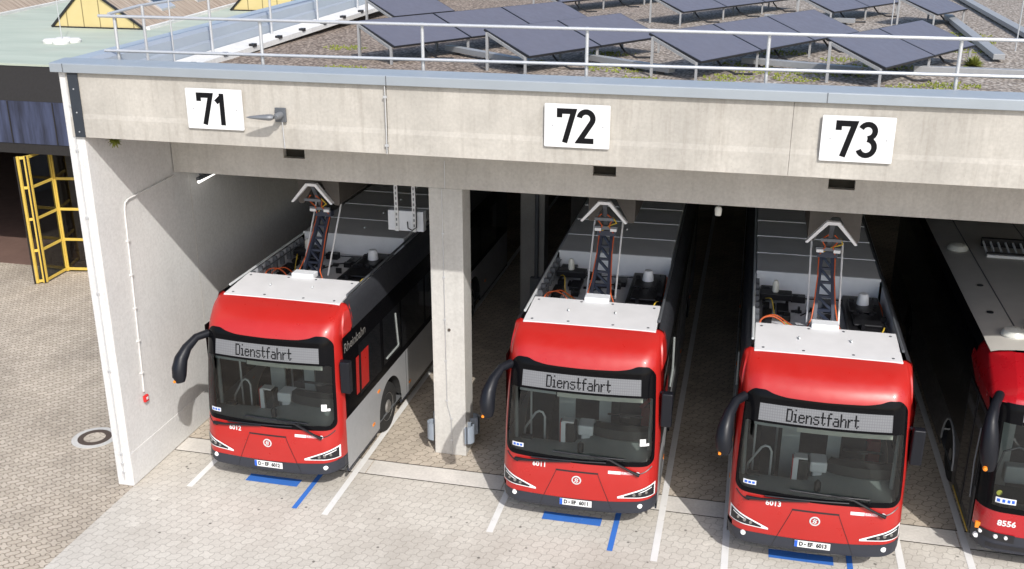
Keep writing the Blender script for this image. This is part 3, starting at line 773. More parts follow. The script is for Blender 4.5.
FONT = {'D': ['####.', '#...#', '#...#', '#...#', '#...#', '#...#', '#...#', '#...#', '####.'],
 'i': ['.#.', '...', '...', '##.', '.#.', '.#.', '.#.', '.#.', '###'],
 'e': ['.....']*3+['.###.', '#...#', '#####', '#....', '#...#', '.###.'],
 'n': ['.....']*3+['#.##.', '##..#', '#...#', '#...#', '#...#', '#...#'],
 's': ['.....']*3+['.####', '#....', '.###.', '....#', '#...#', '.###.'],
 't': ['.#..', '.#..', '.#..', '####', '.#..', '.#..', '.#..', '.#.#', '..#.'],
 'f': ['..##', '.#..', '.#..', '####', '.#..', '.#..', '.#..', '.#..', '.#..'],
 'a': ['.....']*3+['.###.', '....#', '.####', '#...#', '#...#', '.####'],
 'h': ['#....']*3+['#.##.', '##..#', '#...#', '#...#', '#...#', '#...#'],
 'r': ['....']*3+['#.##', '##..', '#...', '#...', '#...', '#...']}
SIGN_X0, SIGN_X1, SIGN_Z0, SIGN_Z1 = -.98, .98, 2.415, 2.675
def dot_text(word, cw, chh, xc, zc):
    mb = MB(); wtot = sum(len(FONT[c][0]) for c in word)+len(word)-1; x = xc-wtot*cw/2
    for c in word:
        for r, row in enumerate(FONT[c]):
            for k, q in enumerate(row):
                if q == '#':
                    xa, xb = x+k*cw-.003, x+(k+1)*cw+.002; zt = zc+4.5*chh-r*chh
                    mb.add([SH.P(xa, zt-chh-.001, .0125), SH.P(xb, zt-chh-.001, .0125), SH.P(xb, zt, .0125), SH.P(xa, zt, .0125)], [(0,1,2,3)])
        x += (len(FONT[c][0])+1)*cw
    return mb
def plate_text(num):
    mb = MB()
    for s, x in (('D', -.165), ('EF', -.03), (num, .135)):
        v, f = text_mesh(s, .094, .0045, 1.0)
        mb.add([(a*.84+x, -.0135, b) for a, b, _ in v], f)
    mb.lathe([(.014, -.0135), (.014, -.0125)], (-.105, 0, .0), 10, ax='y')
    return mb
def fleet_text(num):
    v, f = text_mesh(num, .112, .003, 1.05)
    return SH.decal(MB(), [(a, b) for a, b, _ in v], f, -.62, 1.115, .004)
def side_arch(y, yw, R_=.60, zc=.50, base=.33):
    d = abs(y-yw)
    return base if d >= R_ else max(base, zc+math.sqrt(R_*R_-d*d))
CANT = pchip([(0, 1.2745), (2.79, 1.2745), (2.95, 1.268), (3.12, 1.245), (3.245, 1.20), (3.285, 1.13)])
YW = (2.62, 8.55); LEN = 12.0

def build_bus():
    B = empty('city_bus', (0, 0, 0))
    def part(mb, name, m, parent=B, **k): return mb.build(name, m, parent, **k)
    # red front shell
    f = MB()
    SH.patch(f, -XB, XB, 72, bump_hi, blk_lo, 8)
    rows = []
    for i in range(73):
        t = -1+2*i/72; r = []
        for j in range(19):
            z = blk_hi(t*XB)+(3.25-blk_hi(t*XB))*j/18; r.append(SH.P(t*XB, z))
        rows.append(r)
    f.grid(rows)
    for s in (-1, 1):
        n = 40; rows = []
        zs = [.67+(3.25-.67)*i/n for i in range(n+1)]
        for z in zs:
            W = SH.W(z); cols = []
            for k in range(7): cols.append(SH.P(s*(XB+(1.275-XB)*k/6), z))
            ye = cols[-1].y
            xe = CANT(z); y1 = max(ye+.01, .47+.1*max(0, z-2.6)/.6); cols += [Vector((s*(W*.6+xe*.4), y1, z)), Vector((s*xe, max(y1+.02, .62+.38*min(1, max(0, z-2.6)/.3)), z))]
            rows.append(cols)
        f.grid(rows)
    # close the corner between bumper curve and pillar
    body = part(f, 'front_shell', 'red', smooth=50)
    b = MB(); SH.patch(b, -1.272, 1.272, 60, bump_lo, bump_hi, 6, .004)
    for s in (-1, 1):
        e = [SH.P(s*1.272, .465+(.67-.465)*k/4, .004) for k in range(5)]
        b.grid([e, [Vector((s*1.272, .50, p.z)) for p in e]])
    SH.patch(b, -1.2, 1.2, 40, lambda x: bump_lo(x)-.05, bump_lo, 2, -.05)
    part(b, 'bumper', 'bumper', smooth=50)
    # black border of the windscreen
    k = MB()
    SH.patch(k, -XG, XG, 72, gl_hi, blk_hi, 8, .006); SH.patch(k, -XG, XG, 72, blk_lo, gl_lo, 2, .006)
    for s in (-1, 1): SH.patch(k, s*XG, s*XB, 8, blk_lo, blk_hi, 24, .006)
    part(k, 'windscreen_frame', 'gloss', smooth=60)
    g = MB(); SH.patch(g, -XG, XG, 48, gl_lo, gl_hi, 16, .003); part(g, 'windscreen', 'ws', smooth=60)
    # visor ridge above the display
    v_ = MB(); SH.patch(v_, -.98, .98, 40, lambda x: 2.715, lambda x: 2.735, 1, .022); SH.patch(v_, -.98, .98, 40, lambda x: 2.735, lambda x: 2.75, 1, .016); part(v_, 'visor_ridge', 'gloss')
    d_ = MB(); SH.patch(d_, SIGN_X0, SIGN_X1, 24, lambda x: SIGN_Z0, lambda x: SIGN_Z1, 2, .0105); ds_ = part(d_, 'destination_display', 'lcd')
    dot_text('Dienstfahrt', .0180, .0222, -.04, (SIGN_Z0+SIGN_Z1)/2-.002).build('display_text', 'black', ds_)
    # headlights
    for s in (-1, 1):
        def hx(lo, hi): return (s*lo, s*hi)
        def zl(x): t = (abs(x)-.665)/.575; return .675+.035*t
        def zh(x): t = (abs(x)-.665)/.575; return .705+.232*t
        h = MB(); SH.patch(h, s*.665, s*1.24, 24, zl, zh, 5, .008); ho = part(h, 'headlight', 'lens')
        h = MB(); SH.patch(h, s*.77, s*1.222, 20, lambda x: zl(x)+.017, lambda x: zh(x)-.024, 4, .0125); h.build('headlight_mask', 'frame', ho)
        h = MB()
        for q in (.93, 1.02, 1.11):
            c = SH.P(s*q, (zl(q)+zh(q))/2, .016); h.lathe([(.0, -.006), (.024, -.004), (.027, .012)], c, 12, ax='y')
        h.build('headlight_lens', 'rim', ho, smooth=True, split=True)
        h = MB(); SH.patch(h, s*1.0, s*1.19, 8, lambda x: zh(x)-.062, lambda x: zh(x)-.046, 1, .0135); h.build('light_strip', 'lens', ho)
        c = SH.P(s*1.03, .55, .006); part(MB().lathe([(.0, -.02), (.036, -.012), (.045, .02)], c, 16, ax='y'), 'fog_lamp', 'lens', smooth=True)
    # hood seams
    sm_ = MB()
    for s in (-1, 1):
        pts = [SH.P(s*(.336+(.60-.336)*t), 1.06-(1.06-.42)*t, .004) for t in [i/14 for i in range(15)]]
        sm_.tube(pts, .0045, 5)
        sm_.tube([SH.P(s*(.98+.20*t), 1.11+.09*t*t+.01*t, .002) for t in [i/6 for i in range(7)]], .010, 5)
    part(sm_, 'hood_seam', 'frame', split=True)
    sl_ = MB(); SH.patch(sl_, -.345, .345, 16, lambda x: 1.052, lambda x: 1.078, 1, .005); part(sl_, 'hood_slot', 'frame')
    # emblem
    em = MB(); c = SH.P(0, .928, .006)
    em.lathe([(.058, -.006), (.078, -.004), (.078, .004), (.058, .004), (.058, -.006)], c, 28, ax='y', caps=False)
    eo_ = part(em, 'emblem', 'alu', smooth=True)
    e2 = MB()
    for pth in ([(-.030, -.034), (-.006, .002), (-.022, .012), (.004, .042)], [(.030, .034), (.006, -.002), (.022, -.012), (-.004, -.042)]):
        vv, ff_ = ribbon(pth, .017); e2.add([(c.x+a, c.y-.006, c.z+b2) for a, b2 in vv], ff_)
    e2.build('emblem_mark', 'alu', eo_)
    # labels on the front
    dc = MB(); SH.patch(dc, .50, .70, 6, lambda x: 1.085, lambda x: 1.135, 1, .004); lb = part(dc, 'front_sticker', 'white')
    dc = MB(); SH.patch(dc, .70, .895, 6, lambda x: 1.085, lambda x: 1.135, 1, .0045); dc2 = MB()
    dc.build('sticker_end', 'decalred', lb)
    v3, f3 = text_mesh('ELEKTRO', .042, .001); SH.decal(MB(), [(a, b2) for a, b2, _ in v3], f3, .80, 1.11, .006).build('sticker_text', 'white', lb)
    c = SH.P(.97, 1.11, .003); part(MB().lathe([(.0, -.004), (.032, -.003), (.034, .006)], c, 14, ax='y'), 'service_cap', 'rooflip')
    wsx = MB(); SH.patch(wsx, -1.09, -.90, 4, lambda x: 1.36, lambda x: 1.43, 1, .006); w1_ = part(wsx, 'window_sticker', 'rooflip')
    for q in (-1.05, -.995, -.94): wb = MB(); SH.patch(wb, q-.02, q+.02, 1, lambda x: 1.375, lambda x: 1.412, 1, .008); wb.build('sticker_mark', 'plateblue', w1_)
    # wipers
    def wiper(pts, blade):
        o = part(MB().tube(pts, [.032]+[.02]*(len(pts)-2)+[.012], 8), 'wiper', 'equip', smooth=True)
        MB().tube(blade, .011, 6).build('wiper_blade', 'frame', o)
    wiper([SH.P(-1.02, 1.155, .04), SH.P(-.8, 1.17, .05), SH.P(-.5, 1.20, .05), SH.P(-.1, 1.235, .05)], [SH.P(-.75+.11*i, 1.225+.004*i, .035) for i in range(12)])
    wiper([SH.P(.99, 1.10, .04), SH.P(.86, 1.16, .06), SH.P(.70, 1.24, .06), SH.P(.52, 1.33, .05), SH.P(.2, 1.37, .045)], [SH.P(.75-.105*i, 1.345+.003*i, .03) for i in range(12)])
    # plate
    pc = SH.P(0, .517, .0)
    p_ = part(MB().box((-.262, -.012, -.056), (.262, .0, .056)), 'licence_plate', 'white', loc=(0, pc.y-.005, .525))
    MB().box((-.261, -.0128, -.055), (-.216, -.0118, .055)).build('plate_band', 'plateblue', p_)
    MB().box((-.268, -.004, -.063), (.268, .004, .063)).build('plate_holder', 'frame', p_)
    plate_text('6012').build('plate_text', 'black', p_)
    fleet_text('6012').build('fleet_number', 'white', B)
    # sides
    for s in (-1, 1):
        X = s*1.275
        m = MB(); n = 240; rows = []
        for i in range(n+1):
            y = .46+(LEN-.46)*i/n
            lo = max(side_arch(y, YW[0]), side_arch(y, YW[1])); rows.append([(X, y, lo), (X, y, max(lo, .9)), (X, y, 1.29)])
        m.grid(rows); sp_ = part(m, 'side_panel', 'silver')
        sk_ = MB().box((min(X, X-s*.03), .46, .29), (max(X, X-s*.03), YW[0]-.6, .335)).box((min(X, X-s*.03), YW[0]+.6, .29), (max(X, X-s*.03), YW[1]-.6, .335)).box((min(X, X-s*.03), YW[1]+.6, .29), (max(X, X-s*.03), LEN, .335)); sk_.build('skirt_edge', 'bumper', sp_, split=True)
        sg_ = MB()
        for yy in (3.55, 5.4, 7.2): sg_.box((min(X+s*.0005, X+s*.003), yy, .36), (max(X+s*.0005, X+s*.003), yy+.012, 1.28))
        sg_.build('panel_seam', 'cant', sp_, split=True)
        am = MB()
        for yy, zz in ((1.66, .55), (1.98, 1.08), (3.7, .5), (6.2, .62), (9.6, .62)): am.box((min(X, X+s*.012), yy, zz), (max(X, X+s*.012), yy+.10, zz+.045))
        am.build('side_reflector', 'amber', sp_, split=True)
        wb = MB().grid([[(X, y, 1.29), (X, y, 2.0), (X, y, 2.80)] for y in (.50, 4, 8, LEN)]); part(wb, 'window_band', 'gloss')
        for ya, yb, za in ((1.16, 2.22, 1.45), (2.36, 3.3, 1.48), (3.38, 4.75, 1.42), (4.85, 6.2, 1.42), (6.3, 7.7, 1.42), (7.8, 9.2, 1.42), (9.3, 10.8, 1.42)):
            wo = part(MB().add([(X+s*.004, ya, za), (X+s*.004, yb, za), (X+s*.004, yb, 2.42), (X+s*.004, ya, 2.42)], [(0,1,2,3)]), 'side_window', 'sideglass')
        tr = MB()
        for a, b2 in (((2.50, 1.57), (3.16, 1.57)), ((3.16, 1.57), (3.05, 2.28))): tr.bar((X+s*.006, a[0], a[1]), (X+s*.006, b2[0], b2[1]), .03, .03, (s, 0, 0))
        tr.build('window_trim', 'dash', wo)
        rg = MB()
        for ya, yb in ((.98, 1.12), (1.22, 1.58)): rg.add([(X+s*.007, ya, 1.52), (X+s*.007, yb, 1.52), (X+s*.007, yb+.04, 2.22), (X+s*.007, ya+.04, 2.22)], [(0,1,2,3)])
        part(rg, 'side_graphic', 'red', split=True)
        v3, f3 = text_mesh('Rheinbahn', .235, .003)
        part(MB().add([(X+s*.007, 1.03+s*a, 2.58+b2) for a, b2, _ in v3], f3), 'side_lettering', 'rim')
        # roof edge
        cs = [(1.275, 2.80), (1.268, 2.95), (1.245, 3.12), (1.20, 3.245), (1.13, 3.285)]
        part(MB().grid([[(s*x, y, z) for x, z in cs] for y in (.95, 4, 8, LEN)]), 'roof_edge', 'cant', smooth=60)
        # wheels
        for yw in YW:
            wh = empty('wheel'); wh.parent = B; wh.location = (s*1.235, yw, .49)
            MB().lathe([(.27, -.29), (.44, -.285), (.485, -.25), (.487, -.06), (.465, -.02), (.40, .0), (.30, -.005), (.285, -.02)], n=40, ax='x').mesh('tyre', 'rubber')
            t_ = MB().lathe([(.27, -.29), (.44, -.285), (.485, -.25), (.487, -.06), (.465, -.02), (.40, .0), (.30, -.005), (.285, -.02)], n=40, ax='x')
            if s < 0: t_.v = [(-x, y, z) for x, y, z in t_.v]
            t_.build('tyre', 'rubber', wh, smooth=True)
            r_ = MB().lathe([(.0, -.2), (.285, -.2), (.29, -.03), (.275, -.015), (.25, -.05), (.17, -.09), (.15, -.03), (.11, .01), (.0, .012)], n=32, ax='x')
            for q in range(10):
                a = 2*PI*q/10; r_.lathe([(.018, -.09), (.018, -.035), (.0, -.034)], (0, .215*math.cos(a), .215*math.sin(a)), 6, ax='x')
            if s < 0: r_.v = [(-x, y, z) for x, y, z in r_.v]
            r_.build('rim', 'rim', wh, smooth=True)
        wa = MB()
        for yw in YW:
            rows = []
            for i in range(17):
                a = PI*i/16; rows.append([(s*1.27, yw-.6*math.cos(a), .5+.6*math.sin(a)), (s*.8, yw-.6*math.cos(a), .5+.6*math.sin(a))])
            wa.grid(rows)
        part(wa, 'wheel_arch', 'rubber', split=True)
    part(MB().add([(-1.275, LEN, .3), (1.275, LEN, .3), (1.275, LEN, 3.28), (-1.275, LEN, 3.28)], [(0,1,2,3)]), 'rear_panel', 'red2')
    part(MB().box((-1.2, .55, .30), (1.2, LEN-.01, .40)), 'chassis', 'rubber')
    part(MB().box((-1.25, .32, .402), (1.25, LEN-.02, .41)), 'cabin_floor', 'floor')
    # roof
    rc = MB().add([(-1.085, .90, 3.253), (1.085, .90, 3.253), (1.075, 1.86, 3.328), (-1.075, 1.86, 3.328), (-1.085, .90, 3.2), (1.085, .90, 3.2), (1.075, 1.86, 3.2), (-1.075, 1.86, 3.2)], [(0,1,2,3),(0,4,5,1),(1,5,6,2),(2,6,7,3),(3,7,4,0)])
    ro_ = part(rc, 'front_roof_cover', 'roofwhite', bevel=.012)
    bl = MB()
    for x, y in ((-.95, 1.0), (-.35, 1.0), (.38, 1.0), (.95, 1.0), (-.98, 1.74), (-.25, 1.77), (.28, 1.77), (.98, 1.74)):
        bl.lathe([(.022, 0), (.022, .006), (.0, .007)], (x, y, 3.253+.078*(y-.9)), 10)
    bl.build('cover_bolt', 'tin', ro_, split=True)
    hb_ = MB()
    for x, y in ((-.42, 1.42), (.36, 1.46)): hb_.bar((x, y, 3.31), (x+.02, y-.08, 3.325), .02, .025)
    hb_.build('cover_handle', 'alu', ro_, split=True)
    fl = MB().box((-1.13, 1.80, 2.94), (1.13, 4.24, 2.97))
    for s in (-1, 1): fl.box((min(s*1.13, s*1.11), 1.80, 2.971), (max(s*1.13, s*1.11), 4.24, 3.27))
    part(fl, 'roof_bay_tray', 'bayfloor')
    part(MB().box((-1.12, 1.0, 2.88), (1.12, LEN-.02, 2.935)), 'cabin_ceiling', 'intgrey')
    for s in (-1, 1):
        part(MB().tube([(s*1.11, 1.2, 3.31), (s*1.11, 4.3, 3.34), (s*1.11, LEN, 3.34)], .022, 8), 'roof_rail', 'alu' if s < 0 else 'tin')
    sup = MB()
    for k in range(8): sup.box((-1.10, 1.95+k*.3, 3.05), (-1.02, 2.0+k*.3, 3.3))
    sup.tube([(-1.03, 1.9, 3.22), (-1.03, 4.2, 3.22)], .018, 6); part(sup, 'rail_bracket', 'tin', split=True)
    # rear roof covers
    for k in range(7):
        y0 = 4.22+k*1.12; y1 = min(y0+1.105, LEN-.02)
        m = MB().box((-1.07, y0+.035, 2.97), (1.07, y1, 3.39))
        c_ = part(m, 'rear_roof_cover', 'roofgrey' if k else 'rooflip')
        if k == 0: MB().box((-1.068, y0+.08, 3.3905), (1.068, y1-.0, 3.394)).build('cover_top', 'roofgrey', c_)
        MB().box((-1.08, y0, 3.36), (1.08, y0+.032, 3.405)).build('cover_lip', 'rooflip', c_)
        MB().bar((.05, y0+.6, 3.40), (.06, y0+.48, 3.42), .02, .03).build('cover_handle', 'alu', c_)
    # equipment in the bay
    part(MB().box((.42, 2.30, 2.972), (1.02, 3.95, 3.16)).box((.50, 2.45, 3.16), (.95, 2.95, 3.21)).box((.48, 3.1, 3.16), (.9, 3.55, 3.2)), 'cooling_unit', 'equip', bevel=.02)
    kn = MB()
    for q in range(14): kn.box(*( ((x0_ := random.uniform(.42, .95)), (y0_ := random.uniform(2.3, 3.85)), 3.17), (x0_+random.uniform(.03, .09), y0_+random.uniform(.04, .14), random.uniform(3.18, 3.25)) ))
    part(kn, 'fitting', 'equip', split=True)
    for q, (x_, y_, w_, l_, h_) in enumerate(((-.98, 2.0, .22, .30, .14), (-.95, 2.75, .16, .42, .12), (-.62, 2.9, .14, .2, .1), (.34, 2.05, .5, .2, .12), (-.45, 3.85, .25, .16, .12), (.10, 3.6, .2, .3, .09), (-.98, 3.95, .3, .18, .2))):
        part(MB().box((x_, y_, 2.972), (x_+w_, y_+l_, 2.972+h_)).box((x_+.03, y_+.03, 2.972+h_), (x_+w_*.5, y_+l_*.6, 2.99+h_)), 'roof_unit', 'equip', bevel=.012)
    part(MB().lathe([(.095, 3.17), (.105, 3.19), (.085, 3.36), (.07, 3.39), (.0, 3.395)], (.72, 3.45, 0), 20), 'antenna_dome', 'rooflip', smooth=True)
    part(MB().box((-1.0, 3.55, 3.10), (-.45, 3.80, 3.22)).box((-.95, 3.6, 2.972), (-.9, 3.7, 3.1)).box((-.55, 3.6, 2.972), (-.5, 3.7, 3.1)).box((-.7, 3.2, 2.972), (-.5, 3.6, 3.05)), 'antenna_box', 'equip', bevel=.012)
    part(MB().lathe([(.05, 3.22), (.06, 3.24), (.055, 3.38), (.03, 3.43), (.0, 3.44)], (-.74, 3.68, 0), 16), 'antenna_bulb', 'lampglass', smooth=True)
    misc = MB()
    for q in range(26):
        x0_, y0_ = random.uniform(-1.05, .25), random.uniform(1.95, 3.5); misc.box((x0_, y0_, 2.972), (x0_+random.uniform(.03, .13), y0_+random.uniform(.03, .2), random.uniform(2.99, 3.1)))
    part(misc, 'cable_clamp', 'equip', split=True)
    cb_ = MB()
    def cable(pts, r=.014, mi=0):
        P_ = [Vector(p) for p in pts]; out = []
        for i in range(len(P_)-1):
            p0, p1, p2, p3 = P_[max(i-1, 0)], P_[i], P_[i+1], P_[min(i+2, len(P_)-1)]
            for t in [k/6 for k in range(6)]:
                out.append(.5*((2*p1)+(p2-p0)*t+(2*p0-5*p1+4*p2-p3)*t*t+(3*p1-p0-3*p2+p3)*t**3))
        out.append(P_[-1]); cb_.tube(out, r, 6, mi)
    cable([(-1.0, 2.2, 2.98), (-.98, 2.35, 3.18), (-.82, 2.4, 3.24), (-.66, 2.4, 3.18), (-.5, 2.35, 3.04), (-.2, 2.3, 3.0)], .012)
    cable([(-1.02, 2.5, 2.98), (-.95, 2.6, 3.12), (-.75, 2.65, 3.17), (-.55, 2.6, 3.08), (-.3, 2.4, 3.0)], .011)
    cable([(-.9, 3.5, 3.15), (-.8, 3.3, 3.2), (-.72, 3.0, 3.0), (-.5, 2.7, 3.0)], .010, 1)
    cable([(.98, 2.2, 3.0), (1.0, 2.6, 3.12), (1.03, 3.0, 3.0), (1.05, 3.6, 3.1), (1.02, 4.1, 3.05)], .018)
    cable([(.86, 2.1, 3.0), (.95, 2.3, 3.2), (1.0, 2.6, 3.12)], .012, 1)
    cable([(.25, 2.1, 3.0), (.5, 2.15, 3.04), (.9, 2.1, 3.0)], .018)
    cable([(.9, 4.0, 3.05), (.5, 4.05, 3.02), (0, 4.0, 3.02), (-.6, 4.0, 3.0)], .012, 2)
    cable([(-.3, 3.2, 2.99), (.0, 3.5, 3.03), (.3, 3.7, 3.0)], .012, 2)
    part(cb_, 'roof_cables', ['orange', 'yellowc', 'equip'], smooth=True)
    # pantograph
    P0 = Vector((0, 2.18, 3.26)); P1 = Vector((0, 2.93, 4.20))
    pn = MB().box((-.21, 1.80, 3.30), (.21, 2.02, 3.40)); part(pn, 'charger_base', 'rooflip', bevel=.012)
    bo_ = MB()
    for s in (-1, 1): bo_.bar(P0+Vector((s*.15, 0, 0)), P1+Vector((s*.085, 0, 0)), .055, .09, (0, 1, 0))
    N = 5
    for i in range(N):
        a = P0.lerp(P1, i/N); b2 = P0.lerp(P1, (i+1)/N); wa_ = .15-.065*i/N; wb_ = .15-.065*(i+1)/N
        bo_.bar(a+Vector((wa_, 0, 0)), b2+Vector((-wb_, 0, 0)), .04, .05, (0, 1, 0)); bo_.bar(b2+Vector((-wb_, 0, 0)), b2+Vector((wb_, 0, 0)), .04, .05, (0, 1, 0))
    bo_.box((-.16, 2.85, 4.18), (.16, 3.0, 4.28))
    boom = part(bo_, 'charger_boom', 'navy')
    oc = MB()
    for s in (-1, 1):
        oc.tube([P0+Vector((s*.28, -.1, -.1)), P0+Vector((s*.20, -.05, .1)), P0.lerp(P1, .3)+Vector((s*.165, -.05, 0)), P0.lerp(P1, .7)+Vector((s*.13, -.05, 0)), P1+Vector((s*.13, -.04, 0)), P1+Vector((s*.06, -.25, .22)), Vector((s*.14, 2.55, 4.58)), Vector((s*.05, 2.48, 4.68))], .011, 6)
    oc.build('boom_cable', 'orange', boom, smooth=True)
    yl = MB().tube([P1+Vector((-.1, -.05, .05)), P1+Vector((.05, -.2, .2)), (.2, 2.6, 4.5), (.15, 2.5, 4.62)], .012, 6); yl.build('head_cable', 'yellowc', boom, smooth=True)
    for s in (-1, 1):
        part(MB().tube([(s*.25, 2.35, 3.2), (s*.25, 2.42, 3.3), (s*.25, 3.15, 4.36)], .017, 8), 'guide_rod', 'white', smooth=True)
    hd_ = MB()
    for s in (-1, 1):
        hd_.prism([(s*.0, 4.865), (s*.07, 4.865), (s*.365, 4.545), (s*.405, 4.56), (s*.10, 4.918), (s*.0, 4.918)], 'y', 2.40, 2.50)
    hd_o = part(hd_, 'contact_head', 'white', bevel=.006)
    MB().bar((-.16, 2.46, 4.60), (.16, 2.46, 4.60), .04, .05).bar((0, 2.93, 4.25), (0, 2.5, 4.85), .07, .06).bar((-.2, 2.75, 4.36), (.2, 2.75, 4.36), .04, .06).build('head_frame', 'tin', hd_o)
    MB().bar((-.19, 2.74, 4.33), (-.08, 2.74, 4.33), .05, .05).bar((.08, 2.74, 4.33), (.19, 2.74, 4.33), .05, .05).build('insulator', 'white', hd_o, split=True)
    # mirrors
    ml = MB()
    path = [(-1.17, .42, 2.69), (-1.30, .24, 2.67), (-1.38, .05, 2.55), (-1.42, -.10, 2.40), (-1.43, -.17, 2.25), (-1.42, -.21, 2.12), (-1.40, -.22, 2.02)]
    wd_ = [.072, .068, .085, .113, .126, .118, .072]
    ml.tube(path, wd_, 14)
    mo = part(ml, 'mirror', 'mirror', smooth=True)
    MB().lathe([(.0, -.02), (.022, -.015), (.026, .015), (.0, .02)], (-1.475, -.285, 2.05), 10, ax='y').build('mirror_reflector', 'amber', mo)
    mr = MB().box((1.265, .33, 1.86), (1.44, .47, 2.44)).bar((1.23, .5, 2.40), (1.34, .42, 2.38), .06, .05)
    part(mr, 'mirror', 'mirror', bevel=.055, seg=4)
    # cabin
    da = MB()
    rows = []
    for i in range(25):
        x = -1.15+2.3*i/24; y0 = SH.F(x, 1.27)+.03; hi = 1.30+.16*max(0, min(1, (x-.05)/.35))
        yb = .62+.42*max(0, min(1, (x+.2)/.4))
        rows.append([(x, y0+.02, .6), (x, y0, 1.255), (x, y0+.12, 1.275), (x, yb-.12, hi), (x, yb, hi-.03), (x, yb+.02, .42)])
    da.grid(rows); part(da, 'dashboard', 'dash', smooth=40)
    part(MB().lathe([(.03, 1.26), (.05, 1.28), (.05, 1.42), (.02, 1.46), (.0, 1.46)], (.01, .30, 0), 14), 'dash_camera', 'equip', smooth=True)
    # instrument binnacle and wheel
    bn = MB()
    rows = []
    for i in range(13):
        a = PI*i/12; rows.append([(.66-.52*math.cos(a), .72-.16*math.sin(a), 1.42), (.66-.50*math.cos(a), .74-.16*math.sin(a), 1.58), (.66-.44*math.cos(a), .80-.10*math.sin(a), 1.62), (.66-.40*math.cos(a), 1.0, 1.50)])
    bn.grid(rows); part(bn, 'instrument_binnacle', 'dashdk', smooth=40)
    sw = empty('steering_wheel'); sw.parent = B; sw.location = (.66, .80, 1.76); sw.rotation_euler = (math.radians(-28), 0, 0)
    MB().tube([(.27*math.cos(a), .27*math.sin(a), 0) for a in [2*PI*j/32 for j in range(33)]], .02, 8).build('wheel_rim', 'equip', sw, smooth=True)
    MB().lathe([(.0, -.05), (.08, -.04), (.08, .01), (.0, .02)], n=16).bar((-.22, 0, 0), (.22, 0, 0), .04, .02).bar((0, 0, 0), (0, -.22, 0), .04, .02).build('wheel_hub', 'dashdk', sw)
    ds2 = part(MB().box((.42, 1.55, .55), (.90, 2.0, 1.0)).box((.44, 1.92, 1.0), (.88, 2.06, 1.75)), 'driver_seat', 'dashdk', bevel=.05, seg=3)
    part(MB().box((.86, 1.66, .75), (1.05, 1.82, 1.50)).bar((.86, 1.7, 1.5), (1.12, 1.6, 1.85), .10, .06), 'seat_belt_pillar', 'seatred')
    tp = part(MB().box((-.28, .56, 1.22), (-.12, .78, 1.62)), 'ticket_machine', 'dashdk', bevel=.015)
    MB().box((-.36, .54, 1.25), (-.285, .66, 1.66)).build('machine_side', 'rooflip', tp); MB().box((-.375, .535, 1.26), (-.362, .655, 1.67)).build('machine_edge', 'red', tp)
    MB().box((-.34, .55, 1.645), (-.15, .7, 1.675)).build('machine_top', 'white', tp)
    part(MB().box((-.10, .66, 1.38), (.16, .98, 1.56)).box((-.05, .72, 1.2), (.1, .9, 1.38)), 'cash_tray', 'rooflip', bevel=.03)
    gr = MB().tube([(-1.04, .85, 1.10), (-1.02, .85, 1.32), (-.84, .84, 1.63), (-.78, .83, 1.67), (-.72, .82, 1.66), (-.68, .82, 1.58), (-.68, .82, .45)], .019, 10); part(gr, 'grab_rail', 'alu', smooth=True)
    part(MB().box((-1.03, .50, 1.16), (-.84, .62, 1.34)), 'validator', 'dashdk', bevel=.01)
    part(MB().box((-1.01, .492, 1.24), (-.86, .498, 1.30)), 'validator_screen', 'cream')
    pnl = MB().box((-.52, 1.30, .41), (-.24, 1.34, 2.2)).box((.18, 1.22, 1.3), (.38, 1.27, 2.3)); part(pnl, 'cab_partition', 'intgrey', split=True)
    part(MB().box((-.24, 1.32, .41), (.18, 1.335, 1.35)), 'cab_door', 'dash')
    for s in (-1, 1):
        part(MB().tube([(s*1.10, .52, 1.32), (s*1.12, .56, 2.36)], .035, 8), 'inner_pillar', 'intgrey')
    part(MB().tube([(-.95, 1.0, .41), (-.95, 1.0, 2.8)], .018, 8).tube([(-.55, 2.2, .41), (-.55, 2.2, 2.8)], .018, 8).tube([(.55, 2.9, .41), (.55, 2.9, 2.8)], .018, 8), 'pole', 'alu', split=True)
    cr = MB(); rows = []
    for i in range(13):
        x = -.38+1.36*i/12; y0 = SH.F(x, 2.3)+.06; rows.append([(x, y0, 2.275), (x, y0+.01, 2.36)])
    cr.grid(rows); part(cr, 'sun_blind', 'cream', solid=.012)
    cr = MB(); rows = []
    for i in range(9):
        x = -1.0+.6*i/8; y0 = SH.F(x, 2.3)+.07; rows.append([(x, y0, 2.30), (x, y0+.01, 2.37)])
    cr.grid(rows); part(cr, 'blind_bracket', 'dash', solid=.012)
    for k in range(4):
        for s in (-1, 1):
            y = 4.0+k*.85
            part(MB().box((min(s*.45, s*1.15), y, .75), (max(s*.45, s*1.15), y+.4, .9)).box((min(s*.45, s*1.15), y+.36, .9), (max(s*.45, s*1.15), y+.46, 1.5)), 'passenger_seat', 'seatred', bevel=.04)
    return B
proto = build_bus()
def find(o, n):
    for c in o.children_recursive:
        if c.name.split('.')[0] == n: return c
buses = [proto, copy_tree(proto), copy_tree(proto)]
LAB = ['red electric city bus with display Dienstfahrt in bay 71 beside the pale wall', 'red electric city bus with display Dienstfahrt in bay 72 right of the column', 'red electric city bus with display Dienstfahrt in bay 73 standing furthest forward']
for b, num, (x, y, t), lab in zip(buses, ('6012', '6011', '6013'), ((-2.704, .466, -.558), (2.686, .47, .682), (6.38, .118, .2)), LAB):
    b.location = (x, y, 0); b.rotation_euler.z = math.radians(t); tag(b, lab, 'bus', 'red electric buses with raised chargers')
    if num != '6012':
        find(b, 'plate_text').data = plate_text(num).mesh('plate_text', 'black'); find(b, 'fleet_number').data = fleet_text(num).mesh('fleet_number', 'white')
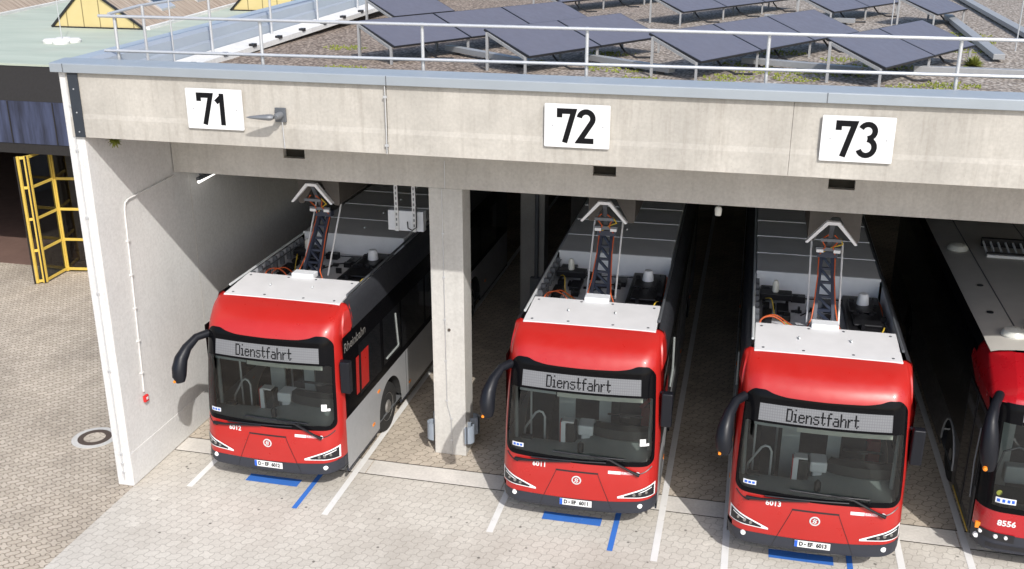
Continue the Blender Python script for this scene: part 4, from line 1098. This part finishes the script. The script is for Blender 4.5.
# sticker on the right of the windscreens of the first two buses
for b in buses[:2]:
    m = MB(); SH.patch(m, .98, 1.07, 2, lambda x: 1.58, lambda x: 1.70, 1, .006); o = m.build('window_note', 'white', b)
    m = MB(); SH.patch(m, 1.075, 1.12, 2, lambda x: 1.58, lambda x: 1.625, 1, .006); m.build('note_corner', 'white', o)

# ------------------------------------------------------------------ the fourth, older bus at the right edge
S4 = Shell([(.26, .05), (.36, .0), (.8, -.0), (1.2, .02), (1.35, .04), (2.0, .10), (2.6, .17), (2.75, .22), (2.86, .40), (2.94, .72), (3.02, 1.15), (3.06, 1.45)],
           [(.26, 1.25), (.6, 1.275), (2.5, 1.275), (2.75, 1.25), (2.9, 1.18), (3.06, 1.05)], .05, .34, [(.3, 1), (2.7, 1), (3.06, .3)])
def bus4():
    B = empty('city_bus', (10.09, .84, 0), math.radians(-.2), 'red and black older city bus numbered 8556 cut by the right picture edge', 'bus')
    def part(mb, name, m, parent=B, **k): return mb.build(name, m, parent, **k)
    f = MB(); S4.patch(f, -1.27, 1.27, 60, lambda x: .62, lambda x: 1.0, 5); part(f, 'front_panel', 'red2', smooth=50); f = MB()
    S4.patch(f, -1.0, 1.0, 50, lambda x: 2.72, lambda x: 3.06, 14)
    part(f, 'roof_dome', 'red2', smooth=50)
    sh_ = MB()
    for s in (-1, 1):
        a = [S4.P(s*1.0, 2.72+(3.06-2.72)*k/8) for k in range(9)]
        pts = []
        for k in range(9):
            z = a[k].z; t = k/8
            pts.append([a[k], Vector((s*(1.25-.10*t), a[k].y+.10+.25*t, z-.02)), Vector((s*(1.275-.12*t*t), max(.45, a[k].y+.35), z-.06)), Vector((s*(1.275-.12*t*t), 2.15, z-.06))])
        sh_.grid(pts)
        sh_.add([pts[0][2], pts[0][3], (s*1.275, 1.55, 2.45), (s*1.275, .42, 2.45)], [(0,1,2,3)])
    part(sh_, 'roof_shoulder', 'red2', smooth=50, split=True)
    g = MB(); S4.patch(g, -1.10, 1.10, 40, lambda x: 1.09, lambda x: 2.42, 14, .002); part(g, 'windscreen', 'ws', smooth=60)
    k = MB(); S4.patch(k, -1.272, 1.272, 60, lambda x: 2.42, lambda x: 2.72, 5, .004); S4.patch(k, -1.272, 1.272, 60, lambda x: 1.0, lambda x: 1.09, 2, .004)
    for s in (-1, 1): S4.patch(k, s*1.10, s*1.272, 8, lambda x: 1.09, lambda x: 2.42, 10, .004)
    part(k, 'windscreen_frame', 'gloss', smooth=60)
    d_ = MB(); S4.patch(d_, -.86, .86, 16, lambda x: 2.47, lambda x: 2.66, 2, .008); part(d_, 'destination_display', 'lcd')
    b = MB(); S4.patch(b, -1.272, 1.272, 60, lambda x: .32, lambda x: .62, 5, .004); part(b, 'bumper', 'bumper', smooth=50)
    b = MB(); S4.patch(b, -1.24, -.72, 16, lambda x: .50+.08*(abs(x)-.72), lambda x: .64+.03*(abs(x)-.72), 3, .012); ho = part(b, 'headlight', 'frame')
    for q, r in ((-1.17, .03), (-.98, .035), (-.84, .03)):
        c = S4.P(q, .585, .018); MB().lathe([(.0, -.02), (r*.8, -.016), (r, .02)], c, 16, ax='y').build('headlight_lens', 'lens', ho, smooth=True)
    c = S4.P(-1.21, .47, .012); part(MB().lathe([(.0, -.02), (.04, -.012), (.05, .02)], c, 16, ax='y'), 'fog_lamp', 'lens', smooth=True)
    b = MB(); S4.patch(b, -1.10, -.55, 8, lambda x: .38, lambda x: .45, 1, .010); part(b, 'lower_grille', 'frame')
    c = S4.P(-1.2, .66, .01); part(MB().box((c.x-.05, c.y-.01, c.z-.05), (c.x+.05, c.y+.03, c.z+.05)), 'indicator', 'amber')
    v, f_ = text_mesh('8556', .13, .004); part(S4.decal(MB(), [(a, b2) for a, b2, _ in v], f_, -.86, .82, .004), 'fleet_number', 'white')
    wsx = MB(); S4.patch(wsx, -1.06, -.78, 4, lambda x: 1.15, lambda x: 1.24, 1, .006); w1_ = part(wsx, 'window_sticker', 'rooflip')
    for q in (-1.02, -.95, -.88, -.82): wb = MB(); S4.patch(wb, q-.02, q+.02, 1, lambda x: 1.17, lambda x: 1.22, 1, .008); wb.build('sticker_mark', 'plateblue', w1_)
    c = S4.P(-1.02, 1.31, .006); gs = MB().lathe([(.0, -.003), (.045, -.002), (.045, .003)], c, 16, ax='y'); part(gs, 'round_sticker', 'moss')
    # sides
    for s in (-1, 1):
        X = s*1.275; m = MB(); rows = []
        for i in range(201):
            y = .42+(LEN-.42)*i/200; lo = max(side_arch(y, 2.75), side_arch(y, 8.6)); rows.append([(X, y, lo), (X, y, max(lo, 1.15))])
        m.grid(rows); part(m, 'side_panel', 'cant')
        part(MB().grid([[(X, y, 1.15), (X, y, 2.55), (s*1.24, y, 2.92), (s*1.16, y, 3.05)] for y in (.42 if False else 1.95, 6, LEN)]), 'window_band', 'gloss')
        part(MB().grid([[(X, y, 1.15), (X, y, 2.45)] for y in (.42, 1.95)]), 'front_side_band', 'gloss')
        for ya, yb, za in ((.55, 1.15, .50), (1.2, 1.85, .50)):
            do = part(MB().box((min(X, X+s*.012), ya, za-.1), (max(X, X+s*.012), yb, 2.42)), 'door_leaf', 'frame')
            MB().add([(X+s*.014, ya+.06, za+.05), (X+s*.014, yb-.06, za+.05), (X+s*.014, yb-.06, 2.34), (X+s*.014, ya+.06, 2.34)], [(0,1,2,3)]).build('door_glass', 'sideglass', do)
        part(MB().tube([(s*1.30, .60, .9), (s*1.32, .62, 1.5), (s*1.30, .64, 2.1)], .014, 6), 'door_handle', 'tin')
        part(MB().box((min(X, X+s*.01), .5, .33), (max(X, X+s*.01), 1.9, .355)), 'step_edge', 'yellowc')
        for yw in (2.75, 8.6):
            wh = empty('wheel'); wh.parent = B; wh.location = (s*1.235, yw, .49)
            t_ = MB().lathe([(.27, -.29), (.44, -.285), (.485, -.25), (.487, -.06), (.465, -.02), (.40, .0), (.30, -.005), (.285, -.02)], n=36, ax='x')
            r_ = MB().lathe([(.0, -.2), (.285, -.2), (.29, -.03), (.25, -.05), (.15, -.03), (.0, .012)], n=28, ax='x')
            if s < 0:
                for q in (t_, r_): q.v = [(-x, y, z) for x, y, z in q.v]
            t_.build('tyre', 'rubber', wh, smooth=True); r_.build('rim', 'rim', wh, smooth=True)
        part(MB().tube([(X+s*.004, 2.75-.62*math.cos(PI*i/16), .5+.62*math.sin(PI*i/16)) for i in range(17)], .018, 6), 'arch_lip', 'silver')
    rf = MB()
    xs_ = [-1.16, -1.05, -.8, -.35, .35, .8, 1.05, 1.16]; zs_ = [3.045, 3.075, 3.10, 3.115, 3.115, 3.10, 3.075, 3.045]
    rf.grid([[(x, y, z) for x, z in zip(xs_, zs_)] for y in (1.45, 1.9, 4, 8, LEN)]); part(rf, 'roof', 'roofpale', smooth=60)
    rs = MB()
    for xx in (-.62, .62): rs.box((xx-.008, 2.0, 3.106), (xx+.008, LEN, 3.113))
    part(rs, 'roof_seam', 'tin', split=True)
    for x, y in ((-.70, 2.10), (-.85, 6.7)): part(MB().lathe([(.20, 0), (.205, .03), (.16, .10), (.06, .13), (.0, .13)], n=24), 'roof_vent', 'lampglass', loc=(x, y, 3.095), smooth=True)
    for x, y in ((-.88, 3.1), (-.80, 4.5)): part(MB().lathe([(.055, 0), (.055, .012), (.0, .014)], n=16), 'roof_plug', 'frame', loc=(x, y, 3.097))
    ht = part(MB().box((-.35, 1.6, 3.12), (.5, 2.6, 3.3)), 'roof_hatch', 'cant', bevel=.04)
    rk = MB().box((-.38, 6.3, 3.12), (.5, 6.34, 3.2)).box((-.38, 6.85, 3.15), (.5, 6.95, 3.32))
    part(rk, 'roof_box', 'equip', split=True); rl = MB()
    for q in range(7): rl.bar((-.36+q*.14, 6.3, 3.15), (-.36+q*.14, 6.9, 3.26), .03, .03)
    part(rl, 'roof_rack', 'rooflip'); part(MB().box((-.38, 6.22, 3.115), (.5, 6.29, 3.17)), 'rack_edge', 'white')
    part(MB().add([(-1.275, LEN, .3), (1.275, LEN, .3), (1.275, LEN, 3.0), (-1.275, LEN, 3.0)], [(0,1,2,3)]), 'rear_panel', 'red2')
    part(MB().box((-1.2, .45, .27), (1.2, LEN-.01, .40)), 'chassis', 'rubber')
    part(MB().box((-1.25, .32, .402), (1.25, LEN-.02, .41)), 'cabin_floor', 'floor')
    da = MB(); rows = []
    for i in range(25):
        x = -1.15+2.3*i/24; y0 = S4.F(x, 1.2)+.04; rows.append([(x, y0+.02, .6), (x, y0, 1.16), (x, y0+.4, 1.22), (x, y0+.5, 1.15), (x, y0+.52, .42)])
    da.grid(rows); part(da, 'dashboard', 'dashdk', smooth=40)
    part(MB().box((-.82, .75, 1.12), (-.45, .95, 1.42)), 'ticket_machine', 'intgrey', bevel=.03)
    part(MB().tube([(-1.0, .7, 1.2), (-.9, .7, 1.7), (-.7, .7, 1.8), (-.5, .7, 1.72)], .018, 8), 'grab_rail', 'tin', smooth=True)
    part(MB().box((-.9, 1.8, .41), (-.5, 1.85, 2.1)), 'cab_partition', 'intgrey')
    ml = MB(); rows = []
    path = [(-1.18, .42, 2.78), (-1.30, .10, 2.74), (-1.37, -.12, 2.60), (-1.37, -.20, 2.42), (-1.36, -.23, 2.2), (-1.34, -.25, 2.0), (-1.32, -.26, 1.86)]; wd_ = [.07, .072, .09, .115, .128, .12, .072]
    ml.tube(path, wd_, 14)
    mo = part(ml, 'mirror', 'mirror', smooth=True)
    MB().lathe([(.0, -.03), (.03, -.02), (.036, .02), (.0, .03)], (-1.40, -.37, 1.93), 10, ax='y').build('mirror_reflector', 'amber', mo)
    return B
bus4()

scn.render.engine = 'CYCLES'
scn.cycles.max_bounces = 8; scn.cycles.transparent_max_bounces = 12
scn.render.resolution_x = 1024; scn.render.resolution_y = 569
